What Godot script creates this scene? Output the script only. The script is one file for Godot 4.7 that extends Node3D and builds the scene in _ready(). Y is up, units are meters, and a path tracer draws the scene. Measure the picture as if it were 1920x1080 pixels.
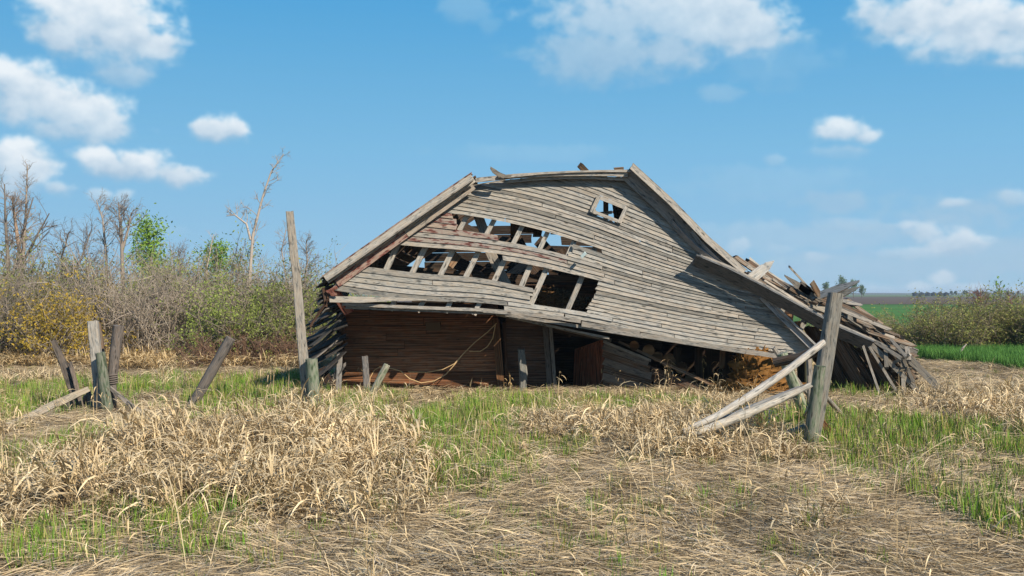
extends Node3D
# A collapsed weathered barn in a spring meadow. The camera stands at 1.7 m and looks along -Z.

const F := 1883.0          # focal length in pixels of a picture 1920 wide
const CAM_H := 1.7
var rng := RandomNumberGenerator.new()
var fbm := FastNoiseLite.new()
var M := {}
var taken := {}


class Geo:
	var v := PackedVector3Array()
	var n := PackedVector3Array()
	var uv := PackedVector2Array()
	var c := PackedColorArray()
	var ix := PackedInt32Array()

	func vert(p: Vector3, nn: Vector3, u: Vector2, col: Color) -> int:
		v.append(p)
		n.append(nn)
		uv.append(u)
		c.append(col)
		return v.size() - 1

	# corners in clockwise order as seen from outside
	func quad(a: Vector3, b: Vector3, d: Vector3, e: Vector3, ua: Vector2, ub: Vector2, ud: Vector2, ue: Vector2, col: Color) -> void:
		var nn := (d - a).cross(b - a)
		if nn.length_squared() < 1e-14:
			nn = (e - a).cross(d - a)
		nn = nn.normalized()
		var i := v.size()
		vert(a, nn, ua, col)
		vert(b, nn, ub, col)
		vert(d, nn, ud, col)
		vert(e, nn, ue, col)
		ix.append_array(PackedInt32Array([i, i + 1, i + 2, i, i + 2, i + 3]))

	func mesh() -> ArrayMesh:
		var a := []
		a.resize(Mesh.ARRAY_MAX)
		a[Mesh.ARRAY_VERTEX] = v
		a[Mesh.ARRAY_NORMAL] = n
		a[Mesh.ARRAY_TEX_UV] = uv
		a[Mesh.ARRAY_COLOR] = c
		a[Mesh.ARRAY_INDEX] = ix
		var m := ArrayMesh.new()
		m.add_surface_from_arrays(Mesh.PRIMITIVE_TRIANGLES, a)
		return m


func rr(a: float, b: float) -> float:
	return rng.randf_range(a, b)


# the point at distance d (along -Z) behind the pixel (x, y) of the 1920 x 1080 photograph
func P(x: float, y: float, d: float) -> Vector3:
	return Vector3((x - 960.0) / F * d, CAM_H - (y - 550.0) / F * d, -d)


# the point on the level ground seen at that pixel
func G(x: float, y: float) -> Vector3:
	var d := CAM_H * F / (y - 550.0)
	return Vector3((x - 960.0) / F * d, 0, -d)


func numbered(called: String) -> String:
	if not taken.has(called):
		taken[called] = 0
		return called
	taken[called] += 1
	return "%s_%03d" % [called, taken[called]]


func thing(called: String, label: String, category: String, at: Vector3, group := "") -> Node3D:
	var o := Node3D.new()
	o.name = numbered(called)
	add_child(o, true)
	o.position = at
	o.set_meta("label", label)
	o.set_meta("category", category)
	if group:
		o.set_meta("group", group)
	return o


func lone(called: String, label: String, category: String, mesh: Mesh, mat: Material, group := "") -> MeshInstance3D:
	var o := MeshInstance3D.new()
	o.name = numbered(called)
	o.mesh = mesh
	o.material_override = mat
	add_child(o, true)
	o.set_meta("label", label)
	o.set_meta("category", category)
	if group:
		o.set_meta("group", group)
	return o


# mesh in world axes as a part of a thing (or of a part)
func part(parent: Node3D, called: String, mesh: Mesh, mat: Material, label := "") -> MeshInstance3D:
	var o := MeshInstance3D.new()
	var k := "%d/%s" % [parent.get_instance_id(), called]
	o.name = called
	if taken.has(k):
		taken[k] += 1
		o.name = "%s_%03d" % [called, taken[k]]
	else:
		taken[k] = 0
	o.mesh = mesh
	o.material_override = mat
	parent.add_child(o, true)
	var off := parent.position
	if parent.get_parent() != self:
		off = Vector3.ZERO
	o.position = -off
	if label:
		o.set_meta("label", label)
	return o


func struct(called: String, mesh: Mesh, mat: Material, label: String, kind := "structure") -> MeshInstance3D:
	var o := MeshInstance3D.new()
	o.name = numbered(called)
	o.mesh = mesh
	o.material_override = mat
	add_child(o, true)
	o.set_meta("label", label)
	o.set_meta("category", called.replace("_", " "))
	o.set_meta("kind", kind)
	return o


# sweep a closed section (x across, y along the face normal) along points; flat or smooth sides; both ends closed
func sweep(g: Geo, pts: Array, sec: PackedVector2Array, face: Vector3, col: Color, smooth := false, scales: Array = [], jag := 0.0, rough := 0.0) -> void:
	var rings := []
	var dist := 0.0
	var us := []
	var u0 := rng.randf()
	var v0 := rr(0.02, 0.6)
	var k := sec.size()
	for i in pts.size():
		var t: Vector3
		if i == 0:
			t = pts[1] - pts[0]
		elif i == pts.size() - 1:
			t = pts[i] - pts[i - 1]
		else:
			t = pts[i + 1] - pts[i - 1]
		t = t.normalized()
		if i > 0:
			dist += (pts[i] - pts[i - 1]).length()
		us.append(u0 + dist / 2.0)
		var w := t.cross(face)
		if w.length() < 0.01:
			w = t.cross(Vector3(0.3, 0.9, 0.2))
		w = w.normalized()
		var f := w.cross(t).normalized()
		var s: float = scales[i] if scales.size() > i else 1.0
		var ring := PackedVector3Array()
		for q in k:
			var p: Vector3 = pts[i] + w * sec[q].x * s + f * sec[q].y * s
			if rough > 0.0:
				p += (w * rr(-1, 1) + f * rr(-1, 1)) * rough
			if jag > 0.0 and (i == 0 or i == pts.size() - 1):
				p += t * rr(-1.0, 1.0) * jag * (1.0 if absf(sec[q].x) > 0.0 else 0.6)
			ring.append(p)
		rings.append(ring)
	var per := [0.0]
	for q in k:
		per.append(per[q] + (sec[(q + 1) % k] - sec[q]).length())
	for i in pts.size() - 1:
		var a: PackedVector3Array = rings[i]
		var b: PackedVector3Array = rings[i + 1]
		for q in k:
			var q2 := (q + 1) % k
			var va: float = v0 + per[q] / 0.5
			var vb: float = v0 + per[q + 1] / 0.5
			if smooth:
				var ca: Vector3 = pts[i]
				var cb: Vector3 = pts[i + 1]
				var j := g.v.size()
				g.vert(a[q], (a[q] - ca).normalized(), Vector2(us[i], va), col)
				g.vert(a[q2], (a[q2] - ca).normalized(), Vector2(us[i], vb), col)
				g.vert(b[q2], (b[q2] - cb).normalized(), Vector2(us[i + 1], vb), col)
				g.vert(b[q], (b[q] - cb).normalized(), Vector2(us[i + 1], va), col)
				# order so that the outside is clockwise
				var nn := (b[q2] - a[q]).cross(a[q2] - a[q])
				if nn.dot(a[q] - ca + b[q] - cb) >= 0.0:
					g.ix.append_array(PackedInt32Array([j, j + 1, j + 2, j, j + 2, j + 3]))
				else:
					g.ix.append_array(PackedInt32Array([j, j + 2, j + 1, j, j + 3, j + 2]))
			else:
				var mid: Vector3 = (pts[i] + pts[i + 1]) * 0.5
				var nn2 := (b[q2] - a[q]).cross(a[q2] - a[q])
				if nn2.dot((a[q] + a[q2]) * 0.5 - mid) >= 0.0:
					g.quad(a[q], a[q2], b[q2], b[q], Vector2(us[i], va), Vector2(us[i], vb), Vector2(us[i + 1], vb), Vector2(us[i + 1], va), col)
				else:
					g.quad(a[q], b[q], b[q2], a[q2], Vector2(us[i], va), Vector2(us[i + 1], va), Vector2(us[i + 1], vb), Vector2(us[i], vb), col)
	for e in 2:
		var ring2: PackedVector3Array = rings[0] if e == 0 else rings[rings.size() - 1]
		var out: Vector3 = (pts[0] - pts[1]) if e == 0 else (pts[pts.size() - 1] - pts[pts.size() - 2])
		out = out.normalized()
		var cen := Vector3.ZERO
		for p in ring2:
			cen += p
		cen /= k
		for q in k:
			var a2 := ring2[q]
			var b2 := ring2[(q + 1) % k]
			var j2 := g.v.size()
			g.vert(cen, out, Vector2(u0, v0), col * 0.9)
			g.vert(a2, out, Vector2(u0 + sec[q].x * 0.2, v0 + sec[q].y * 0.2), col * 0.9)
			g.vert(b2, out, Vector2(u0 + sec[(q + 1) % k].x * 0.2, v0 + sec[(q + 1) % k].y * 0.2), col * 0.9)
			if (b2 - cen).cross(a2 - cen).dot(out) >= 0.0:
				g.ix.append_array(PackedInt32Array([j2, j2 + 1, j2 + 2]))
			else:
				g.ix.append_array(PackedInt32Array([j2, j2 + 2, j2 + 1]))


func box_section(w: float, t: float) -> PackedVector2Array:
	var x := w * 0.5
	var y := t * 0.5
	return PackedVector2Array([Vector2(-x, -y), Vector2(x, -y), Vector2(x, y), Vector2(-x, y)])


func post_section(w: float, t: float, ch: float) -> PackedVector2Array:
	var x := w * 0.5
	var y := t * 0.5
	return PackedVector2Array([Vector2(-x + ch, -y), Vector2(x - ch, -y), Vector2(x, -y + ch), Vector2(x, y - ch), Vector2(x - ch, y), Vector2(-x + ch, y), Vector2(-x, y - ch), Vector2(-x, -y + ch)])


func round_section(r: float, k: int) -> PackedVector2Array:
	var s := PackedVector2Array()
	for i in k:
		s.append(Vector2(cos(TAU * i / k), sin(TAU * i / k)) * r)
	return s


# points from a to b with a sag (world vector) in the middle
func path(a: Vector3, b: Vector3, k: int, sag := Vector3.ZERO) -> Array:
	var out := []
	for i in k + 1:
		var t := float(i) / k
		out.append(a.lerp(b, t) + sag * 4.0 * t * (1.0 - t))
	return out


func plank(a: Vector3, b: Vector3, w: float, t: float, face: Vector3, col: Color, sag := Vector3.ZERO, jag := 0.02, tip := 1.0) -> ArrayMesh:
	var g := Geo.new()
	var k := 4 if sag != Vector3.ZERO else 2
	var sc := []
	for i in k + 1:
		sc.append(1.0)
	if tip < 1.0:
		sc[k] = tip
	sweep(g, path(a, b, k, sag), box_section(w, t), face, col, false, sc, jag)
	return g.mesh()


func shade(base: Color, amount: float) -> Color:
	var k := 1.0 + rr(-amount, amount)
	var h := rr(-0.03, 0.03)
	return Color(clampf(base.r * k * (1.0 + h), 0, 1), clampf(base.g * k, 0, 1), clampf(base.b * k * (1.0 - h), 0, 1))


func curve(points: Array, x: float) -> float:
	# monotone-ish smooth interpolation through [x, y] pairs
	var n := points.size()
	if x <= points[0][0]:
		return points[0][1]
	for i in n - 1:
		if x <= points[i + 1][0]:
			var p1: Array = points[i]
			var p2: Array = points[i + 1]
			var p0: Array = points[maxi(i - 1, 0)]
			var p3: Array = points[mini(i + 2, n - 1)]
			var t: float = (x - p1[0]) / (p2[0] - p1[0])
			var m1: float = (p2[1] - p0[1]) / maxf(p2[0] - p0[0], 1.0) * (p2[0] - p1[0])
			var m2: float = (p3[1] - p1[1]) / maxf(p3[0] - p1[0], 1.0) * (p2[0] - p1[0])
			var t2 := t * t
			var t3 := t2 * t
			return (2 * t3 - 3 * t2 + 1) * p1[1] + (t3 - 2 * t2 + t) * m1 + (-2 * t3 + 3 * t2) * p2[1] + (t3 - t2) * m2
	return points[n - 1][1]


# ---------------------------------------------------------------- sky
func srgb8(r: float, g: float, b: float) -> Vector3:
	return Vector3(r, g, b)


func sky_picture() -> ImageTexture:
	var W := 4096
	var H := 2048
	var data := PackedByteArray()
	var low := [[-90, 96, 92, 70], [-6, 110, 104, 80], [-0.6, 140, 150, 140], [0.0, 158, 194, 218], [2.0, 148, 191, 220], [4.5, 138, 187, 220], [8.0, 124, 182, 220], [12.0, 106, 172, 216], [16.0, 86, 162, 213], [25.0, 70, 146, 206], [45.0, 56, 126, 192], [90.0, 44, 104, 172]]
	for y in H:
		var el := 90.0 - (y + 0.5) / H * 180.0
		var cr := Vector3(low[0][1], low[0][2], low[0][3])
		for i in low.size() - 1:
			if el >= low[i][0] and el <= low[i + 1][0]:
				var t: float = (el - low[i][0]) / (low[i + 1][0] - low[i][0])
				cr = Vector3(low[i][1], low[i][2], low[i][3]).lerp(Vector3(low[i + 1][1], low[i + 1][2], low[i + 1][3]), t)
		var px := Image.create(W, 1, false, Image.FORMAT_RGB8)
		px.fill(Color(cr.x / 255.0, cr.y / 255.0, cr.z / 255.0))
		data.append_array(px.get_data())
	var puff := FastNoiseLite.new()
	puff.seed = 11
	puff.noise_type = FastNoiseLite.TYPE_SIMPLEX_SMOOTH
	puff.fractal_octaves = 6
	puff.fractal_gain = 0.56
	puff.frequency = 1.0
	# lobes: pixel centre, radii, opacity, brightness (all of the clouds that the picture shows)
	var groups := [
		[[185, 28, 135, 72, 1, 1], [118, 62, 72, 52, 1, 1], [275, 88, 82, 48, 1, 1], [215, 75, 100, 62, 1, 0.9], [235, 140, 70, 34, 0.4, 0.6]],
		[[45, 180, 105, 62, 1, 1], [130, 205, 105, 58, 1, 1], [205, 232, 58, 34, 1, 0.9], [5, 150, 55, 40, 1, 1], [130, 245, 130, 34, 0.8, 0.65]],
		[[408, 246, 54, 30, 1, 1], [380, 240, 30, 20, 1, 0.95], [440, 242, 26, 26, 1, 1]],
		[[178, 300, 56, 30, 1, 1], [258, 306, 60, 32, 1, 1], [330, 330, 66, 24, 1, 0.9], [220, 318, 90, 26, 1, 0.85]],
		[[18, 300, 66, 48, 1, 1], [62, 325, 48, 42, 1, 0.95], [112, 357, 42, 16, 0.8, 0.85], [20, 350, 70, 30, 0.9, 0.8]],
		[[185, 368, 24, 15, 0.6, 0.8], [232, 372, 22, 15, 0.6, 0.8]],
		[[1310, 28, 175, 95, 1, 0.95], [1170, 35, 220, 95, 0.85, 0.62], [1400, 60, 100, 55, 1, 0.9], [1240, 95, 200, 62, 0.8, 0.5], [1120, 105, 160, 66, 0.55, 0.35], [1475, 72, 60, 24, 0.7, 0.8]],
		[[1350, 178, 50, 18, 0.35, 0.6], [1440, 120, 120, 50, 0.18, 0.6]],
		[[1720, 40, 120, 52, 1, 0.95], [1830, 52, 120, 74, 1, 1], [1900, 60, 70, 56, 1, 0.95], [1640, 28, 62, 34, 0.9, 0.85], [1725, 102, 70, 26, 0.7, 0.85], [1890, 112, 80, 26, 0.7, 0.8]],
		[[1575, 246, 58, 28, 0.95, 0.95], [1615, 258, 36, 20, 0.9, 0.9], [1580, 285, 60, 16, 0.25, 0.5]],
		[[1450, 300, 24, 14, 0.35, 0.6], [880, 18, 66, 36, 0.35, 0.45], [920, 50, 30, 24, 0.2, 0.4]],
		[[1735, 436, 58, 20, 0.9, 0.95], [1790, 460, 60, 26, 0.95, 0.95], [1700, 425, 40, 12, 0.8, 0.9]],
		[[1790, 380, 28, 12, 0.8, 0.9], [1905, 376, 36, 18, 0.6, 0.7], [1600, 425, 70, 16, 0.3, 0.7]],
		[[1690, 476, 70, 14, 0.55, 0.8], [1380, 466, 26, 18, 0.5, 0.85], [1465, 470, 26, 14, 0.35, 0.75], [1535, 486, 34, 14, 0.5, 0.8]],
		[[1768, 524, 30, 18, 0.9, 0.9], [1730, 538, 30, 12, 0.6, 0.8], [1800, 538, 46, 10, 0.6, 0.75]],
		[[1790, 410, 260, 62, 0.62, 0.12], [1560, 384, 80, 26, 0.4, 0.1], [1850, 490, 230, 46, 0.6, 0.15], [1600, 500, 240, 40, 0.5, 0.25], [1500, 448, 300, 34, 0.4, 0.35]],
		[[990, 290, 180, 22, 0.14, 0.6], [1450, 350, 200, 40, 0.16, 0.5], [1700, 560, 300, 30, 0.4, 0.6], [150, 440, 220, 30, 0.15, 0.5]]]
	var all := []
	for gp in groups:
		var lobes := []
		for l in gp:
			var az := atan((l[0] - 960.0) / F)
			var el2 := atan((550.0 - l[1]) / F * cos(az))
			lobes.append([rad_to_deg(az), rad_to_deg(el2), rad_to_deg(l[2] / F) * cos(az), rad_to_deg(l[3] / F), l[4], l[5]])
		all.append(lobes)
	# the rest of the sky has clouds of the same kind
	var r2 := RandomNumberGenerator.new()
	r2.seed = 77
	for i in 46:
		var az2 := r2.randf_range(-180, 180)
		var e2 := r2.randf_range(4, 52)
		if absf(az2) < 37.0 and e2 < 24.0:
			continue
		var big := r2.randf_range(2.0, 6.5)
		var lobes2 := []
		for k in 5:
			lobes2.append([az2 + r2.randf_range(-1, 1) * big * 1.1, e2 + r2.randf_range(-0.4, 0.4) * big * 0.6, big * r2.randf_range(0.6, 1.1), big * r2.randf_range(0.3, 0.5), r2.randf_range(0.7, 1.0), r2.randf_range(0.7, 1.0)])
		all.append(lobes2)
	for lobes3 in all:
		var x0 := 999.0
		var x1 := -999.0
		var y0 := 999.0
		var y1 := -999.0
		for l in lobes3:
			x0 = minf(x0, l[0] - l[2] * 1.7)
			x1 = maxf(x1, l[0] + l[2] * 1.7)
			y0 = minf(y0, l[1] - l[3] * 1.7)
			y1 = maxf(y1, l[1] + l[3] * 1.7)
		var ly0 := y0 + (y1 - y0) * 0.25
		var lh := (y1 - y0) * 0.5
		for yy in range(int((90.0 - y1) / 180.0 * H), int((90.0 - y0) / 180.0 * H) + 1):
			if yy < 0 or yy >= H:
				continue
			var el3 := 90.0 - (yy + 0.5) / H * 180.0
			if el3 < -1.5:
				continue
			for xi in range(int((x0 + 180.0) / 360.0 * W), int((x1 + 180.0) / 360.0 * W) + 1):
				var az3 := (xi + 0.5) / W * 360.0 - 180.0
				var nx := puff.get_noise_3d(az3 * 0.30, el3 * 0.42, 3.0)
				var ny := puff.get_noise_3d(az3 * 0.30, el3 * 0.42, 37.0)
				var best := 0.0
				var op := 0.0
				var br := 0.0
				var wsum := 0.0001
				var up := 0.0
				for l in lobes3:
					var dx: float = (az3 + nx * minf(l[2], 2.6) * 0.5 - l[0]) / l[2]
					var dy: float = (el3 + ny * minf(l[3], 1.6) * 0.5 - l[1]) / l[3]
					var fall := 1.0 - sqrt(dx * dx + dy * dy) * (0.62 if dy > 0.0 else 0.7)
					if fall > 0.0:
						best = maxf(best, fall * l[4] if l[4] > 0.6 else fall)
						op += l[4] * fall
						br += l[5] * fall
						up += clampf(dy * 0.5 + dx * 0.12, -1, 1) * fall
						wsum += fall
				if best <= 0.0:
					continue
				op /= wsum
				br /= wsum
				up /= wsum
				var n3 := puff.get_noise_3d(az3 * 0.6, el3 * 0.8, 80.0)
				var dens := best + n3 * 0.24
				var al := smoothstep(0.27, 0.27 + lerpf(0.54, 0.36, clampf(0.5 + up * 1.6, 0.0, 1.0)), dens) * op
				if al < 0.004:
					continue
				var lit := clampf(0.50 + up * 1.25 + n3 * 0.40 + (dens - 0.6) * 0.15, 0.0, 1.0) * br
				var col := Vector3(163, 190, 213).lerp(Vector3(233, 239, 244), lit)
				var at := (yy * W + posmod(xi + W / 2, W)) * 3
				al *= 0.97
				data[at] = int(lerpf(data[at], col.x, al) + 0.5)
				data[at + 1] = int(lerpf(data[at + 1], col.y, al) + 0.5)
				data[at + 2] = int(lerpf(data[at + 2], col.z, al) + 0.5)
	return ImageTexture.create_from_image(Image.create_from_data(W, H, false, Image.FORMAT_RGB8, data))


# ---------------------------------------------------------------- materials
func wood_picture(sd: int, kind: String) -> ImageTexture:
	var W := 512
	var H := 256
	var a := FastNoiseLite.new()
	a.seed = sd
	a.frequency = 1.0
	a.fractal_octaves = 4
	var im := Image.create(W, H, false, Image.FORMAT_RGB8)
	var r := RandomNumberGenerator.new()
	r.seed = sd
	var knots := []
	for i in 20:
		knots.append([r.randf() * W, r.randf() * H, r.randf_range(1.8, 5.0)])
	for y in H:
		for x in W:
			var ky := 0.0
			var dark := 0.0
			for k in knots:
				var dx: float = absf(x - k[0])
				if dx > 24.0:
					continue
				var dy: float = y - k[1]
				var q: float = (dx * dx * 0.28 + dy * dy) / (k[2] * k[2])
				if q < 9.0:
					dark = maxf(dark, 1.0 - q / 2.2)
					ky += signf(dy) * k[2] * exp(-q * 0.4)
			var yy := y + ky
			var w := clampf((x - (W - 90)) / 90.0, 0.0, 1.0)
			var g1 := lerpf(a.get_noise_2d(x * 0.012, yy * 0.11), a.get_noise_2d((x - W) * 0.012, yy * 0.11), w)
			var g2 := lerpf(a.get_noise_2d(x * 0.03 + 50, yy * 0.35), a.get_noise_2d((x - W) * 0.03 + 50, yy * 0.35), w)
			var g3 := lerpf(a.get_noise_2d(x * 0.018 + 90, yy * 0.035 + 20), a.get_noise_2d((x - W) * 0.018 + 90, yy * 0.035 + 20), w)
			var g4 := lerpf(a.get_noise_2d(x * 0.2 + 150, yy * 0.9), a.get_noise_2d((x - W) * 0.2 + 150, yy * 0.9), w)
			var lum := 0.86 + g1 * 0.15 + g2 * 0.15 + g4 * 0.08
			var crack := smoothstep(0.30, 0.46, lerpf(a.get_noise_2d(x * 0.008 + 300, yy * 0.22), a.get_noise_2d((x - W) * 0.008 + 300, yy * 0.22), w))
			lum -= crack * 0.20
			lum -= smoothstep(0.12, 0.5, g3) * 0.20
			lum -= clampf(dark, 0.0, 1.0) * 0.36
			lum = clampf(lum, 0.12, 1.0)
			var c := Color(lum, lum * (0.985 + g3 * 0.05), lum * (0.965 + g3 * 0.1))
			if kind == "brown":
				var gb := lerpf(a.get_noise_2d(x * 0.0035 + 700, y * 0.13), a.get_noise_2d((x - W) * 0.0035 + 700, y * 0.13), w)
				lum = clampf(0.76 + gb * 0.55 + g2 * 0.08 - clampf(dark, 0.0, 1.0) * 0.22, 0.15, 1.0)
				c = Color(lum, lum * (0.91 + g3 * 0.12), lum * (0.83 + g3 * 0.2))
			elif kind == "red":
				var paint := smoothstep(0.02, 0.30, g3 + g2 * 0.6 - 0.02)
				c = c.lerp(Color(0.66 * lum + 0.03, 0.30 * lum, 0.26 * lum), paint * 0.62)
			elif kind == "green":
				var moss := smoothstep(-0.2, 0.3, g3 + g2 * 0.3)
				c = c.lerp(Color(0.80 * lum, 0.86 * lum, 0.76 * lum), moss)
			im.set_pixel(x, y, c)
	return ImageTexture.create_from_image(im)


func straw_picture() -> ImageTexture:
	var W := 512
	var im := Image.create(W, W, false, Image.FORMAT_RGB8)
	im.fill(Color(0.42, 0.36, 0.27))
	var r := RandomNumberGenerator.new()
	r.seed = 5
	for i in 5200:
		var x := r.randf() * W
		var y := r.randf() * W
		var an := r.randf_range(-0.9, 0.9) + (PI if r.randf() < 0.5 else 0.0)
		var l := r.randf_range(8, 46)
		var k := r.randf_range(0.45, 1.0) * (0.55 + 0.45 * float(i) / 5200.0)
		var c := Color(0.86 * k, 0.76 * k, 0.58 * k)
		for s in int(l):
			im.set_pixel(posmod(int(x + cos(an) * s), W), posmod(int(y + sin(an) * s * 0.5), W), c)
	return ImageTexture.create_from_image(im)


func mat(tex: Texture2D, rough := 0.9, relief := 0.0, tint := Color.WHITE, spec := 0.25) -> StandardMaterial3D:
	var m := StandardMaterial3D.new()
	m.vertex_color_use_as_albedo = true
	m.albedo_color = tint
	m.roughness = rough
	m.metallic_specular = spec
	if tex:
		m.albedo_texture = tex
		if relief > 0.0:
			m.heightmap_enabled = true
			m.heightmap_texture = tex
			m.heightmap_scale = relief
	m.cull_mode = BaseMaterial3D.CULL_DISABLED
	return m


func leaf_mat(through: float) -> StandardMaterial3D:
	var m := mat(null, 0.75, 0.0, Color.WHITE, 0.3)
	m.backlight_enabled = true
	m.backlight = Color(through, through, through)
	return m


func make_materials() -> void:
	M.grey = mat(wood_picture(3, "grey"), 0.88, 0.5)
	M.brown = mat(wood_picture(8, "brown"), 0.85, 0.5)
	M.red = mat(wood_picture(14, "red"), 0.85, 0.5)
	M.green = mat(wood_picture(21, "green"), 0.9, 0.5)
	M.bark = mat(null, 0.9)
	M.blade = leaf_mat(0.36)
	M.leaf = leaf_mat(0.8)
	M.soil = mat(straw_picture(), 1.0, 1.0)
	M.plain = mat(null, 0.95)


# ---------------------------------------------------------------- barn
const GABLE := 16.2        # distance of the gable boards
const WALL := 17.45        # distance of the wall under the gable
var K := []                # [course, curve of pixel rows along x]


func make_courses() -> void:
	var xs := [600, 700, 800, 900, 1000, 1100, 1200, 1300, 1400, 1500]
	var ys := {
		-14: [225, 225, 235, 255, 272, 299, 339, 380, 420, 455],
		-6: [318, 318, 324, 343, 364, 394, 433, 472, 505, 530],
		0: [382, 386, 394, 408, 428, 458, 492, 521, 543, 558],
		5: [447, 455, 464, 472, 487, 511, 538, 561, 580, 597],
		9: [492, 502, 514, 522, 541, 558, 577, 596, 612, 626],
		13: [536, 552, 562, 566, 577, 592, 612, 631, 646, 657],
		14: [566, 570, 575, 580, 589, 602, 622, 640, 654, 664]}
	for t in ys:
		var pairs := []
		for i in xs.size():
			pairs.append([xs[i], ys[t][i]])
		K.append([t, pairs])


func row(x: float, t: float) -> float:
	for i in K.size() - 1:
		if t <= K[i + 1][0] or i == K.size() - 2:
			var k: float = (t - K[i][0]) / float(K[i + 1][0] - K[i][0])
			return lerpf(curve(K[i][1], x), curve(K[i + 1][1], x), k)
	return 0.0


func line_x(pts: Array, y: float) -> float:
	if y <= pts[0][1]:
		return lerpf(pts[0][0], pts[1][0], (y - pts[0][1]) / (pts[1][1] - pts[0][1]))
	for i in pts.size() - 1:
		if y <= pts[i + 1][1] or i == pts.size() - 2:
			return lerpf(pts[i][0], pts[i + 1][0], (y - pts[i][1]) / (pts[i + 1][1] - pts[i][1]))
	return pts[0][0]


const LEFT_RAKE := [[884.0, 348.0], [622.0, 538.0], [600.0, 600.0]]
const RIGHT_RAKE := [[1168.0, 334.0], [1240.0, 398.0], [1330.0, 480.0], [1432.0, 562.0], [1522.0, 650.0], [1534.0, 668.0]]
const TOP := [[860, 352], [900, 346], [940, 340], [1000, 335], [1100, 332], [1180, 334]]


# run along a course row from x and find where it meets the outline
func course_span(t: float) -> Array:
	var lo := 1e9
	var hi := -1e9
	var x := 590.0
	while x < 1545.0:
		var y := row(x, t)
		if x >= line_x(LEFT_RAKE, y) and x <= line_x(RIGHT_RAKE, y) and y >= curve(TOP, x):
			lo = minf(lo, x)
			hi = maxf(hi, x)
		x += 1.0
	return [lo, hi]


func bulge(x: float, y: float) -> float:
	return GABLE + 0.10 * sin((x - 600.0) / 300.0) - 0.05 * sin((y - 330.0) / 90.0) + (x - 1000.0) * 0.0001


func siding_mesh(t: float, th: float, xa0: float, xa1: float, xb0: float, xb1: float, col: Color, sagp: float, lift: float, wob: float) -> ArrayMesh:
	var g := Geo.new()
	var n := maxi(2, int((xa1 - xa0) / 26.0))
	var u0 := rng.randf()
	var v0 := rr(0.0, 0.74)
	var tf := []
	var tb := []
	var bf := []
	var bb := []
	var us := []
	var ph := rr(0, TAU)
	for i in n + 1:
		var s := float(i) / n
		var xt := lerpf(xa0, xa1, s)
		var xb := lerpf(xb0, xb1, s)
		var w := sin(s * 9.0 + ph) * wob
		var yt := row(xt, t) - 0.5 + w
		var yb := row(xb, t + th) - 0.3 + w * 0.6 + sagp * s * (1.0 - s)
		var dt := bulge(xt, yt) - lift * s * s
		var db := bulge(xb, yb) - 0.016 - lift * s * s
		tf.append(P(xt, yt, dt))
		tb.append(P(xt, yt, dt + 0.018))
		bf.append(P(xb, yb, db))
		bb.append(P(xb, yb, db + 0.013))
		us.append(u0 + (xt - xa0) * 0.0086 / 2.0)
	for i in n:
		var ua := Vector2(us[i], v0)
		var ub := Vector2(us[i + 1], v0)
		var va := Vector2(us[i], v0 + 0.16)
		var vb := Vector2(us[i + 1], v0 + 0.16)
		g.quad(tf[i], tf[i + 1], bf[i + 1], bf[i], ua, ub, vb, va, col)
		g.quad(bf[i], bf[i + 1], bb[i + 1], bb[i], va, vb, vb, va, col * 0.8)
		g.quad(tb[i + 1], tb[i], bb[i], bb[i + 1], ub, ua, va, vb, col * 0.8)
		g.quad(tb[i], tb[i + 1], tf[i + 1], tf[i], ua, ub, ub, ua, col * 0.8)
	var e := n
	g.quad(tb[0], tf[0], bf[0], bb[0], Vector2(us[0], v0), Vector2(us[0], v0), Vector2(us[0], v0 + 0.2), Vector2(us[0], v0 + 0.2), col * 0.9)
	g.quad(tf[e], tb[e], bb[e], bf[e], Vector2(us[e], v0), Vector2(us[e], v0), Vector2(us[e], v0 + 0.2), Vector2(us[e], v0 + 0.2), col * 0.9)
	return g.mesh()


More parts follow.
